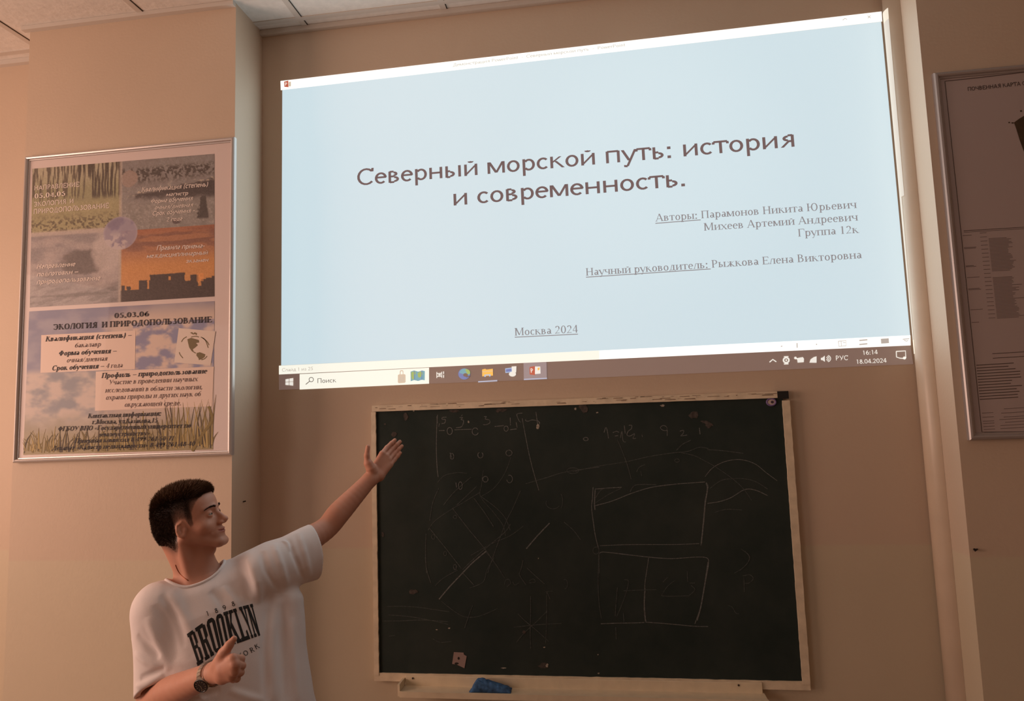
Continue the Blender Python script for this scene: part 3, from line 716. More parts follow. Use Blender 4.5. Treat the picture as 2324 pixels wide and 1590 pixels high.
# things stuck to the board and lying on the tray
z_ = lambda x, y: (820+x/4.304, 1250+y/4.304)
ps = MB(); P = [z_(*p) for p in ((905, 985), (1000, 990), (1004, 1010), (1030, 1025), (1008, 1142), (930, 1105), (888, 1100))]
F3 = [at(*p, -.018) for p in P]; n_ = len(F3)
ps.add([p+np.array([0, -.0016, 0]) for p in F3]+[p+np.array([0, -.0006, 0]) for p in F3], [tuple(range(n_-1, -1, -1)), tuple(range(n_, 2*n_))]+[(i, (i+1) % n_, n_+(i+1) % n_, n_+i) for i in range(n_)], 0)
poly(ps, circ(*z_(952, 1045), 2.6, 3.4, n=9), -.018, .0020, 1); poly(ps, circ(*z_(932, 1095), 5, 2.4, n=9), -.018, .0020, 1)
tag(ps.build('paper_scrap', [mat('dirty_paper', (150, 128, 122), .9), mat('paper_hole', (40, 34, 30), .9)]), 'torn greyish paper scrap stuck near the bottom edge of the blackboard', 'paper')
mg = thing('magnet', 'small round white magnet with purple rim in the blackboard top corner', 'magnet', tuple(at(1750, 912, -.018)))
c0 = at(1750, 912, -.0185); n_ = 28
rim = MB()
for i in range(n_):
    a0, a1 = 2*math.pi*i/n_, 2*math.pi*(i+1)/n_
rim.tube([(c0[0]+.0155*math.cos(a), c0[1]-.002, c0[2]+.0125*math.sin(a)) for a in np.linspace(0, 2*math.pi, n_)], .003, 8, caps=False)
rim.build('rim', mat('purple_rim', (120, 100, 150), .5), mg, smooth=True)
MB().tube([(c0[0], c0[1], c0[2]), (c0[0], c0[1]-.003, c0[2])], .013, 20).build('disc', mat('white_disc', (196, 178, 172), .5), mg)
MB().tube([(c0[0]+.003, c0[1]-.003, c0[2]), (c0[0]+.003, c0[1]-.0045, c0[2])], .005, 12).build('centre', mat('dark_centre', (70, 54, 70), .5), mg)
# crumpled blue cloth
def cloth():
    nx, ny = 46, 26; V = []; xa, xb = at(1068, 1565, -.06)[0], at(1160, 1565, -.06)[0]
    for j in range(ny):
        for i in range(nx):
            u, v = i/(nx-1), j/(ny-1)
            x = xa+(xb-xa)*u; y = -.083+.048*v
            prof = min(1, u*5)*(1-.75*max(0, (u-.25)/.75)**1.3)
            hgt = .042*prof*(math.sin(math.pi*min(1, .18+v*.82))**.6 if v < 1 else 0)
            hgt += .007*(fbm(np.array(u*9), np.array(v*6), 3)-.5)*prof*2
            x += .008*(fbm(np.array(v*5), np.array(u*4), 9)-.5)
            edge = min(u, 1-u, v, 1-v)
            V.append((x, y, .8808+max(0, hgt)*min(1, edge*12+.05)))
    Fs = [(j*nx+i, j*nx+i+1, (j+1)*nx+i+1, (j+1)*nx+i) for j in range(ny-1) for i in range(nx-1)]
    return MB().add(V, Fs)
cl = cloth().build('cleaning_cloth', mat('blue_cloth', (60, 98, 142), .9, noise=.5, scale=55, bump=.4), smooth=True)
sd = cl.modifiers.new('thickness', 'SOLIDIFY'); sd.thickness = .0012; sd.offset = 1
tag(cl, 'crumpled blue cleaning rag lying on the chalk tray below the blackboard', 'cloth')
# ------------------------------------------------------------------ framed poster on the left pilaster
SIL = mat('silver_frame', (196, 188, 184), .32, metal=.55); PAPER = mat('poster_paper', (214, 196, 190), .55, coat=.15)
PROF = [(0, 0), (0, .016), (.003, .0205), (.008, .022), (.012, .020), (.0145, .016), (.0145, .0135), (.018, .013), (.020, .010)]
def frame(parent, C4, Y, prof, M):
    "four mitred rails around the rectangle with corners TL TR BR BL on the plane y=Y"
    C4 = [np.array([c[0], Y, c[2]]) for c in C4]; rings = []
    for k in range(4):
        a = C4[k-1]-C4[k]; b = C4[(k+1) % 4]-C4[k]; a /= np.linalg.norm(a); b /= np.linalg.norm(b)
        rings.append([C4[k]+(a+b)*i-np.array([0, h, 0]) for i, h in prof])
    n = len(prof)
    for k in range(4):
        A, B = rings[k], rings[(k+1) % 4]
        MB().add(A+B, [(i, n+i, n+i+1, i+1) for i in range(n-1)]).build('frame_rail', M, parent)
YP = -PD-.010
P4 = [at(64.5, 358.5, -PD), at(537, 314, -PD), at(531.5, 1032, -PD), at(37.5, 1049.5, -PD)]
po_ = thing('framed_poster', 'tall framed poster with a photo collage above a printed course notice', 'poster', (-1.85, -PD, 2.1))
frame(po_, P4, -PD+.0005, PROF, SIL)
b_ = MB(); pc = [np.array([c[0], 0, c[2]]) for c in P4]; cc = sum(pc)/4
F_ = [c+(cc-c)/np.linalg.norm(cc-c)*.02 for c in pc]
b_.add([(c[0], YP, c[2]) for c in F_]+[(c[0], -PD-.0005, c[2]) for c in F_], [(3, 2, 1, 0), (4, 5, 6, 7), (0, 1, 5, 4), (1, 2, 6, 5), (2, 3, 7, 6), (3, 0, 4, 7)])
bk = b_.build('backing_sheet', PAPER, po_)
INK = vcol_mat('printed_ink', .5, .3, coat=.15)
def collage(u, v):
    x, y = u*210, v*165
    n1 = fbm(x/6, y/6, 1); n2 = fbm(x/2.2, y/2.2, 2, 3); big = fbm(x/30, y/30, 3)
    # forest
    st = fbm(x/1.6, y/26, 4, 3); f = mixc((176, 168, 140), (146, 142, 104), sstep(.02, .22, v))
    trunk = sstep(.52, .62, st)*(1-sstep(.20, .27, v+.05*(n1-.5)))
    f = mixc(f, (72, 62, 50), trunk*.85); f = mixc(f, (58, 48, 40), sstep(.245, .27, u)*(1-sstep(.22, .27, v))*sstep(.40, .56, st)*.8)
    fol = sstep(.24, .30, v); f = mixc(f, mixc((142, 136, 96), (172, 162, 118), n1), fol)
    f = mixc(f, (70, 60, 44), sstep(.50, .62, n2)*sstep(.33, .42, v)*.75); f = mixc(f, (186, 172, 160), sstep(.455, .48, v))
    # river
    r = mixc((142, 140, 138), (118, 110, 108), n1); r = mixc(r, (62, 54, 50), sstep(.42, .55, n2)*sstep(.04, .08, v)*(1-sstep(.14, .2, v+.06*(u-.5))))
    ln = .24-.18*(u-.62)+.04*(n1-.5)
    drk = sstep(ln-.01, ln+.02, v)*(1-sstep(.25, .31, v-.08*(u-.7)+.05*(n1-.5)))*sstep(.53, .57, u+.1*(n1-.5)); r = mixc(r, (50, 42, 42), drk*.9)
    r = mixc(r, (196, 182, 162), sstep(.62, .68, fbm(x/5, y/3, 7))*sstep(-.03, 0, ln-v)*(1-sstep(0, .05, ln-v))*.9)
    rock = ((u-.545)/.045)**2+((v-.13)/.06)**2; r = mixc(r, (150, 130, 120), 1-sstep(.8, 1.2, rock+.5*(n1-.5)))
    wat = sstep(.27, .34, v); r = mixc(r, mixc((120, 116, 110), (146, 140, 136), n1), wat*(1-drk)); r = mixc(r, (172, 164, 158), sstep(.55, .7, n2)*wat*.5*(1-drk))
    tr = ((u-.94-.02*(n2-.5))/(.01+.12*np.clip(v-.27, 0, 1)))**2; r = mixc(r, (60, 54, 52), (1-sstep(.6, 1.3, tr+.8*(n2-.5)))*sstep(.28, .3, v)*(1-sstep(.44, .46, v)))
    rk = ((u-.80)/.022)**2+((v-.46)/.018)**2; r = mixc(r, (84, 70, 70), 1-sstep(.7, 1.2, rk+.6*(n2-.5)))
    # wave
    w = mixc((172, 160, 158), (138, 132, 134), sstep(.3, .7, fbm(x/22, y/9, 9)))
    w = mixc(w, (196, 182, 176), sstep(.5, .62, v)*0)
    arc = ((u-.30)/.13)**2+((v-.70)/.09)**2; w = mixc(w, (92, 84, 82), (1-sstep(.6, 1.25, arc+.7*(n1-.5)))*.85)
    low = sstep(.80, .86, v-.12*np.sin((u-.1)*7)*.5); w = mixc(w, mixc((116, 110, 110), (150, 142, 142), sstep(.35, .65, fbm(x/16-y/9, y/3.5+x/12, 11))), low*.9)
    foam = ((u-.43)/.09)**2+((v-.64)/.15)**2; w = mixc(w, (198, 186, 182), (1-sstep(.5, 1.3, foam+.5*(n1-.5)))*.8)
    w = mixc(w, (82, 74, 72), (1-sstep(.7, 1.2, ((u-.27)/.19)**2+((v-.93)/.012)**2))*.5)
    # sunset
    s = mixc((166, 108, 74), (206, 136, 70), sstep(.62, .78, v)); s = mixc(s, (126, 80, 62), sstep(.42, .62, fbm(x/24, y/5, 13))*(1-sstep(.60, .70, v)))
    s = mixc(s, (160, 90, 58), (1-sstep(.5, .56, v))*.7)
    top = .92*np.ones_like(u)
    for x0, x1, yt in ((.505, .525, .885), (.535, .556, .895), (.60, .645, .858), (.655, .70, .86), (.66, .75, .823), (.75, .845, .822), (.72, .80, .83), (.845, .875, .88), (.875, .915, .84), (.955, .985, .868), (.985, 1.01, .858), (.93, .965, .875)):
        top = np.where((u > x0+.004*(n2-.5)) & (u < x1+.004*(n2-.5)), np.minimum(top, yt+.006*(n2-.5)), top)
    gap = ((np.abs(u-.765) < .006) & (np.abs(v-.855) < .012)); sil = sstep(-.002, .003, v-top)*(~gap)
    glow = (np.abs(u-.925) < .018) & (v > .835) & (v < .89)
    s = mixc(s, (236, 150, 74), glow*.8); s = mixc(s, (52, 38, 34), sil*np.where(glow, .35, 1.0))
    c = np.where((u < .5)[..., None], np.where((v < .478)[..., None], f, w), np.where((v < .50)[..., None], r, s))
    c = mixc(c, (186, 172, 160), (1-sstep(.004, .012, np.abs(u-.497)))*.7); c = mixc(c, (190, 176, 166), (1-sstep(.006, .02, np.abs(v-.485)))*(u < .5)*.8)
    c = c+((vnoise(x*1.7, y*1.7, 91)-.5)*20+(vnoise(x*.8, y*.8, 92)-.5)*14)[..., None]
    g = ((u-.497)/.094)**2+((v-.515)/.118)**2
    gc = mixc((150, 140, 160), (122, 112, 142), sstep(.45, .6, fbm(x/14, y/14, 21))); gc = mixc(gc, (196, 184, 186), sstep(.52, .62, fbm(x/9+4, y/9, 23))*sstep(.48, .56, v)); gc = mixc(gc, (200, 188, 190), sstep(.7, 1.0, g)*.35)
    return mixc(mixc(c, gc, (1-sstep(.93, 1.04, g))*.93), (190, 174, 166), .2+0*u)  # pale glare haze mixed evenly into the collage ink
cl_ = print_grid('photo_collage', [(74, 383), (486.8, 349), (486.8, 672.4), (67.8, 697.6)], YP, 330, 270, collage, INK, bk, .0008)
def notice(u, v):
    x, y = u*210, v*165
    n1 = fbm(x/10, y/8, 31); n2 = fbm(x/26, y/16, 33)
    c = mixc((112, 112, 142), (142, 138, 156), sstep(.3, .75, n2)); c = mixc(c, (206, 184, 170), sstep(.28, .62, u+.25*(n2-.5)+.1*(n1-.5))*sstep(-.05, .1, v))
    cl1 = sstep(.34, .72, fbm(x/17, y/11, 35)+.25*(v-.5)-.2*(np.abs(u-.18))); mid = sstep(.40, .46, v)*(1-sstep(.76, .84, v))*(u < .45)
    c = mixc(c, mixc((124, 126, 136), (196, 178, 168), cl1), mid)
    sk = (u > .575)*(v > .12)*(v < .47); c = mixc(c, mixc((128, 128, 160), (214, 190, 176), sstep(.36, .68, fbm(x/12, y/8, 41)+.3*(.26-v))), sk*1.0)
    gr = sstep(.72, .98, v+.08*(n1-.5)); c = mixc(c, mixc((188, 172, 160), (150, 142, 130), n1), sstep(.68, .8, v)*.8); c = mixc(c, (138, 120, 68), gr*.85)
    return mixc(c, (200, 182, 172), .12+0*u)  # thin glare haze blended over the whole notice print
nt_ = print_grid('course_notice', [(66.6, 706.5), (487, 683), (483.5, 1019.6), (53, 1032)], YP, 260, 220, notice, INK, bk, .0008)
qa = lambda x, y: (20+x/3.974, 300+y/3.974); qb = lambda x, y: (20+x/4.078, 680+y/4.078)
# grass blades printed along the foot of the notice
gm = MB(); rr = random.Random(11); GB = [mat('grass_olive', (128, 108, 52), .6), mat('grass_dark', (74, 58, 36), .6), mat('grass_pale', (176, 152, 92), .6)]
for i in range(240):
    x = rr.uniform(140, 1885); k = x/2000; h_ = rr.uniform(60, 230)*(1+.55*(x > 1000))*(1+.3*(x > 1450)); lean = rr.gauss(0, 40); y0 = 1425-.028*x-rr.uniform(0, 40)
    P = spline([qb(x, y0), qb(x+lean*.35, y0-h_*.55), qb(x+lean*1.1, y0-h_)], 4); stroke(gm, P, rr.uniform(1.6, 4.6), YP, .0012+.0003*rr.random(), rr.choice((0, 0, 1, 2)), taper=.85)
stroke(gm, spline([qb(1700, 1400), qb(1790, 1250), qb(1880, 1120), qb(1870, 1040), qb(1850, 985)], 4), 6, YP, .0016, 0)
gm.build('grass_print', GB, nt_, kind='stuff')
# pale boxes, logo card
BXM = mat('notice_box', (222, 196, 180), .55, coat=.1); CARD = mat('logo_card', (218, 200, 186), .5); LOGO = mat('logo_olive', (112, 94, 52), .6)
bm_ = MB()
poly(bm_, [qb(303, 327), qb(1175, 285), qb(1170, 640), qb(295, 676)], YP, .0013); poly(bm_, [qb(808, 664), qb(1900, 618), qb(1882, 985), qb(800, 1027)], YP, .0013)
bm_.build('text_box', BXM, nt_)
cm = MB(); poly(cm, [qb(1575, 262), qb(1915, 292), qb(1870, 606), qb(1533, 580)], YP, .0016)
for pts in ([(1655, 365), (1690, 352), (1760, 372), (1765, 395), (1735, 400), (1752, 420), (1725, 445), (1705, 458), (1712, 478), (1738, 492), (1728, 497), (1695, 475), (1672, 440), (1662, 400)], [(1742, 492), (1770, 485), (1822, 505), (1815, 530), (1790, 548), (1762, 558), (1758, 540), (1738, 515)]): poly(cm, [qb(*p) for p in pts], YP, .0019, 1)
for pts in ([(1600, 390), (1620, 360), (1650, 342)], [(1780, 345), (1820, 372), (1848, 445)], [(1795, 352), (1835, 385), (1856, 420)], [(1580, 485), (1590, 510), (1615, 540)], [(1785, 555), (1815, 545), (1838, 520)], [(1690, 345), (1730, 338), (1762, 345)]): stroke(cm, spline([qb(*p) for p in pts], 4), 1.9, YP, .0019, 1)
poly(cm, [qb(*p) for p in ((1680, 303), (1700, 300), (1712, 312), (1722, 300), (1745, 310), (1740, 330), (1728, 318), (1708, 322), (1695, 314))], YP, .0019, 1)
cm.build('logo_card', [CARD, LOGO], nt_)
# lettering
WHT = mat('print_white', (232, 216, 206), .55); BLK = mat('print_black', (46, 36, 42), .6); BRN = mat('print_brown', (112, 88, 84), .6)
w = MB()
for t, a, c, cap, f_, b2, sh in (('НАПРАВЛЕНИЕ', (235, 525), (640, 490), 42, sans, .01, 0), ('05.04.06', (235, 598), (512, 572), 42, serif, .8, 0), ('ЭКОЛОГИЯ  И', (230, 672), (585, 640), 42, sans, .01, 0), ('ПРИРОДОПОЛЬЗОВАНИЕ', (228, 738), (908, 682), 44, sans, .01, 0),
        ('Квалификация (степень)', (1200, 540), (1800, 488), 44, sans, .012, .25), ('магистр', (1420, 578), (1620, 566), 36, sans, .012, .25), ('Форма обучения', (1285, 642), (1665, 612), 40, sans, .01, .25), ('очная/дневная', (1320, 697), (1668, 670), 38, sans, .008, .25), ('Срок обучения -', (1300, 752), (1680, 722), 40, sans, .01, .25), ('2 года', (1420, 806), (1570, 795), 36, sans, .01, .25),
        ('Направление', (255, 1232), (605, 1206), 42, sans, .012, .25), ('подготовки –', (255, 1302), (630, 1274), 42, sans, .012, .25), ('природопользование', (255, 1370), (832, 1332), 44, sans, .012, .25),
        ('Правила приема-', (1335, 1064), (1770, 1042), 44, sans, .012, .25), ('междисциплинарный', (1245, 1136), (1800, 1102), 42, sans, .008, .25), ('экзамен', (1600, 1178), (1805, 1166), 36, sans, .008, .25)):
    put_text(w, t, qa(*a), qa(*c), cap/3.974, YP, f_, .0016, 0, b2, sh)
w.build('collage_lettering', WHT, cl_)
w = MB()
for t, a, c, cap, b2, sh, mi in (('05.03.06', (978, 170), (1298, 152), 46, 1, 0, 0), ('ЭКОЛОГИЯ  И ПРИРОДОПОЛЬЗОВАНИЕ', (415, 278), (1880, 208), 52, .9, 0, 0), ('Квалификация (степень) –', (340, 386), (1140, 346), 46, 1, .22, 0), ('бакалавр', (615, 442), (855, 430), 42, .1, .25, 1), ('Форма обучения –', (468, 518), (1000, 492), 46, 1, .22, 0),
        ('очная/дневная', (540, 580), (918, 562), 42, .1, .25, 1), ('Срок обучения –', (405, 655), (885, 632), 46, 1, .22, 0), ('4 года', (905, 632), (1055, 624), 42, .1, .25, 1), ('Профиль – природопользование', (858, 724), (1838, 680), 46, 1, .22, 0), ('Участие в проведении научных', (932, 785), (1755, 752), 44, .1, .25, 1),
        ('исследований в области экологии,', (892, 858), (1790, 826), 44, .1, .25, 1), ('охраны природы и других наук об', (902, 925), (1783, 890), 44, .1, .25, 1), ('окружающей среде.', (1075, 990), (1592, 975), 44, .1, .25, 1),
        ('Контактная информация:', (732, 1095), (1410, 1070), 42, .8, .25, 0), ('г.Москва, ул.Казакова,15', (770, 1150), (1380, 1135), 42, .8, .25, 0), ('ФГБОУ ВПО «Государственный университет по', (460, 1214), (1685, 1182), 42, .8, .25, 0), ('землеустройству»', (830, 1265), (1305, 1252), 40, .8, .25, 0),
        ('Приемная комиссия 8-499-261-50-71', (610, 1325), (1530, 1300), 40, .8, .25, 0), ('Деканат «Кадастр недвижимости» 8-499-261-48-40', (400, 1392), (1725, 1350), 40, .8, .25, 0)):
    put_text(w, t, qb(*a), qb(*c), cap/4.078, YP, serif, .0022, mi, b2, sh)
w.build('notice_lettering', [BLK, BRN], nt_)

# ------------------------------------------------------------------ framed map on the right pilaster
YM = -.20-.009
a0, a1 = at(2110.5, 171, -.20), at(2197.5, 998, -.20); mxl = (a0[0]+a1[0])/2; MW = .95
mp_ = thing('framed_map', 'grey framed soil map with printed tables, partly cut off by the photo edge', 'map', (mxl+MW/2, -.20, 2.0))
M4 = [np.array([mxl, 0, a0[2]]), np.array([mxl+MW, 0, a0[2]]), np.array([mxl+MW, 0, a1[2]]), np.array([mxl, 0, a1[2]])]
frame(mp_, M4, -.1995, [(i*1.15, h) for i, h in PROF], mat('dull_silver_frame', (176, 168, 166), .4, metal=.5))
b_ = MB().box((mxl+.018, YM, a1[2]+.018), (mxl+MW-.018, -.2005, a0[2]-.018)); ms = b_.build('map_sheet', mat('map_paper', (176, 160, 156), .5, coat=.1), mp_)
q7 = lambda x, y: (2100+x/7.951, 140+y/7.951); q8 = lambda x, y: (2150+x/2.944, 480+y/2.944)
MI = [mat('map_ink', (80, 66, 62), .6), mat('map_olive', (66, 50, 30), .6, noise=.35, scale=30), mat('map_fine_ink', (120, 106, 102), .6)]
g = MB()
stroke(g, [q7(360, 352), q7(1000, 285), q7(1781, 190), (2700, 118)], 1.6, YM, .0006, 0); stroke(g, [q7(352, 352), (2174, 462), q8(230, 1470)], 1.4, YM, .0006, 0); stroke(g, [q8(230, 1472), q8(512, 1468), (2600, 970)], 1.0, YM, .0006, 0)
put_text(g, 'ПОЧВЕННАЯ КАРТА С', (2196.8, 206.6), (2328, 193), 8.8, YM, sans, .0007, 0, .012)
poly(g, [(2301, 278), (2312, 270), (2325, 262), (2350, 246), (2400, 240), (2470, 250), (2510, 300), (2490, 380), (2440, 430), (2390, 420), (2352, 400), (2332, 365), (2322, 340), (2314, 318), (2306, 292)], YM, .0007, 1)
poly(g, circ(2290, 278, 2, 1.6), YM, .0007, 1); poly(g, circ(2298, 279, 3, 1.6), YM, .0007, 1); poly(g, circ(2317, 252, 2.4, 2), YM, .0007, 1)
rr = random.Random(3)
def dash(x0, x1, y, w=1.0, mi=2): sh = y*.105; stroke(g, [q8(x0+sh, y-.06*(x0-100)), q8(x1+sh, y-.06*(x1-100))], w, YM, .0006, mi)
dash(95, 520, 128, 1.2, 0); dash(95, 520, 138, .8, 0)
for y in range(150, 740, 27): dash(200, 245, y, 1.2)
for y in (160, 240, 247, 362, 368, 440, 515, 522, 655, 740): dash(85, 85+rr.randint(45, 90), y, 1.3)
for y in range(182, 720, 9):
    if 405 < y < 440: continue
    dash(255, 255+rr.randint(120, 155)+(40 if rr.random() < .1 else 0), y+8, 1.3)
for y in (955, 985): dash(200, 420, y, 1.3, 0)
for y in range(1025, 1265, 19): dash(85, 85+rr.randint(210, 290), y, 1.6, 0)
for y in (1320, 1348, 1375, 1390, 1410, 1430, 1450): dash(200+rr.randint(0, 40), 470, y+5, 1.2); dash(90, 165, y+25, 1.2)
g.build('map_print', MI, ms)
# small marks on the walls
nl = MB(); nl.tube([at(551, 1138, 0)*0+np.array([-1.3865, -.13, at(551, 1138, -.13)[2]]), np.array([-1.376, -.13, at(551, 1138, -.13)[2]+.002])], .0025, 8)
tag(nl.build('nail', mat('dark_nail', (40, 30, 26), .5, metal=.6)), 'tiny dark nail in the side face of the left pilaster', 'nail')
p_ = at(2211, 1246, -.2); nl = MB(); nl.tube([p_, p_+np.array([0, -.008, 0])], .0035, 8).tube([p_+np.array([-.003, -.008, -.004]), p_+np.array([.004, -.012, .004])], .0022, 6)
tag(nl.build('nail', mat('dark_nail', (40, 30, 26))), 'tiny dark nail in the right pilaster below the framed map', 'nail')
# ------------------------------------------------------------------ the person, modelled as smooth distance fields
def A3(*v): return np.array(v, float)
def nrm(v): return np.asarray(v, float)/np.linalg.norm(v)
def smin(a, b, k): h = np.clip(.5+.5*(b-a)/k, 0, 1); return b*(1-h)+a*h-k*h*(1-h)
def smax(a, b, k): return -smin(-a, -b, k)
def rc(P, a, b, r1, r2):
    a = np.asarray(a, float); ab = np.asarray(b, float)-a; t = np.clip((P-a)@ab/(ab@ab), 0, 1)
    return np.linalg.norm(P-a-t[:, None]*ab, axis=1)-(r1+(r2-r1)*t)
def chain(P, pts, rs, k=.006):
    d = None
    for i in range(len(pts)-1):
        e = rc(P, pts[i], pts[i+1], rs[i], rs[i+1]); d = e if d is None else smin(d, e, k)
    return d
def limb(P, pts, rs):
    "a tapering limb along a smooth line through its joints"
    S4 = spline([tuple(p)+(r,) for p, r in zip(pts, rs)], 5); d = None
    for a, b in zip(S4[:-1], S4[1:]):
        e = rc(P, a[:3], b[:3], a[3], b[3]); d = e if d is None else smin(d, e, .0015)
    return d
def ell(P, c, r, B=None):
    q = P-np.asarray(c, float)
    if B is not None: q = q@B
    r = np.asarray(r, float); k = np.linalg.norm(q/r, axis=1); k2 = np.linalg.norm(q/(r*r), axis=1)+1e-9
    return k*(k-1)/k2
def polygonize(sdf, lo, hi, h, lev=4, lip=1.5):
    "sparse surface nets: quads of the zero level of sdf on a grid of step h"
    lo = np.asarray(lo, float); Hc = h*2**lev; n = np.ceil((np.asarray(hi)-lo)/Hc).astype(int)
    g = np.stack(np.meshgrid(*[np.arange(k) for k in n], indexing='ij'), -1).reshape(-1, 3)
    for L in range(lev, -1, -1):
        s = h*2**L
        d = sdf(lo+(g+.5)*s); g = g[np.abs(d) < s*.87*lip]
        if L: g = (g[:, None]*2+np.array([[i, j, k] for i in (0, 1) for j in (0, 1) for k in (0, 1)])[None]).reshape(-1, 3)
    OFF = np.array([[i, j, k] for i in (0, 1) for j in (0, 1) for k in (0, 1)])
    M = 1 << 20
    def key(a): return (a[..., 0]*M+a[..., 1])*M+a[..., 2]
    corners = (g[:, None]+OFF[None]).reshape(-1, 3)
    ku, inv = np.unique(key(corners), return_inverse=True); cu = np.stack([ku//(M*M), (ku//M) % M, ku % M], -1)
    dv = sdf(lo+cu*h); D = dv[inv].reshape(-1, 8)
    act = (D.min(1) < 0) & (D.max(1) >= 0); g = g[act]; D = D[act]; cidx = inv.reshape(-1, 8)[act]
    E_ = [(a, b) for a in range(8) for b in range(a+1, 8) if np.abs(OFF[a]-OFF[b]).sum() == 1]
    acc = np.zeros((len(g), 3)); cnt = np.zeros(len(g))
    for a, b in E_:
        sgn = (D[:, a] < 0) != (D[:, b] < 0); t = np.where(sgn, D[:, a]/np.where(sgn, D[:, a]-D[:, b], 1), 0)
        acc += np.where(sgn[:, None], OFF[a]+(OFF[b]-OFF[a])*t[:, None], 0); cnt += sgn
    V = lo+(g+acc/cnt[:, None])*h
    kc = key(g); so = np.argsort(kc); ks = kc[so]
    Fq = []
    neg = dv < 0
    for ax in range(3):
        e = np.zeros(3, int); e[ax] = 1; b, c = [np.eye(3, dtype=int)[(ax+1) % 3], np.eye(3, dtype=int)[(ax+2) % 3]]
        k2 = key(cu+e); p = np.clip(np.searchsorted(ku, k2), 0, len(ku)-1); ok = (ku[p] == k2); ch = ok & (neg != neg[p])
        src = cu[ch]; flip = neg[ch]; ids = []; good = np.ones(len(src), bool)
        for o in (np.zeros(3, int), -b, -b-c, -c):
            kk = key(src+o); q = np.clip(np.searchsorted(ks, kk), 0, len(ks)-1); good &= ks[q] == kk; ids.append(so[q])
        Q = np.stack(ids, -1); Q[~flip] = Q[~flip][:, ::-1]; Fq.append(Q[good])
    return V, np.concatenate(Fq)
def np_mesh(name, V, Q, mats, parent, smooth=True, tone=None):
    org = V.mean(0); me = bpy.data.meshes.new(name); V2 = (V-org).astype(np.float32)
    me.vertices.add(len(V2)); me.vertices.foreach_set('co', V2.ravel()); k = Q.shape[1]
    me.loops.add(Q.size); me.loops.foreach_set('vertex_index', Q.ravel().astype(np.int32))
    me.polygons.add(len(Q)); me.polygons.foreach_set('loop_start', np.arange(0, Q.size, k, dtype=np.int32)); me.polygons.foreach_set('loop_total', np.full(len(Q), k, np.int32))
    me.polygons.foreach_set('use_smooth', np.full(len(Q), smooth)); me.update(calc_edges=True); me.validate()
    for M in (mats if isinstance(mats, list) else [mats]): me.materials.append(M)
    if tone is not None:
        c = tone/255.0; lin = np.where(c <= .04045, c/12.92, ((c+.055)/1.055)**2.4)
        at_ = me.color_attributes.new('tone', 'FLOAT_COLOR', 'POINT'); at_.data.foreach_set('color', np.concatenate([lin, np.ones((len(lin), 1))], 1).astype(np.float32).ravel())
    o = bpy.data.objects.new(name, me); COL.objects.link(o)
    off = Vector((0, 0, 0)); q = parent
    while q is not None: off = off+Vector(q.location); q = q.parent
    o.location = Vector(org)-off; o.parent = parent
    return o

# skeleton, measured on the photograph at believable depths
Ncap = at(447, 1300, -.60)
RSH, RELB, RWR = at(364, 1380, -.68), at(344, 1588, -.70), at(483, 1527, -.885)
LSH, LELB, LWR = at(614, 1279, -.52), at(738, 1197, -.34), at(840, 1087, -.22)
PEL = at(572, 1790, -.60)
U = nrm(Ncap-PEL); L0 = LSH-RSH; L = nrm(L0-U*(L0@U)); FR = np.cross(L, U)
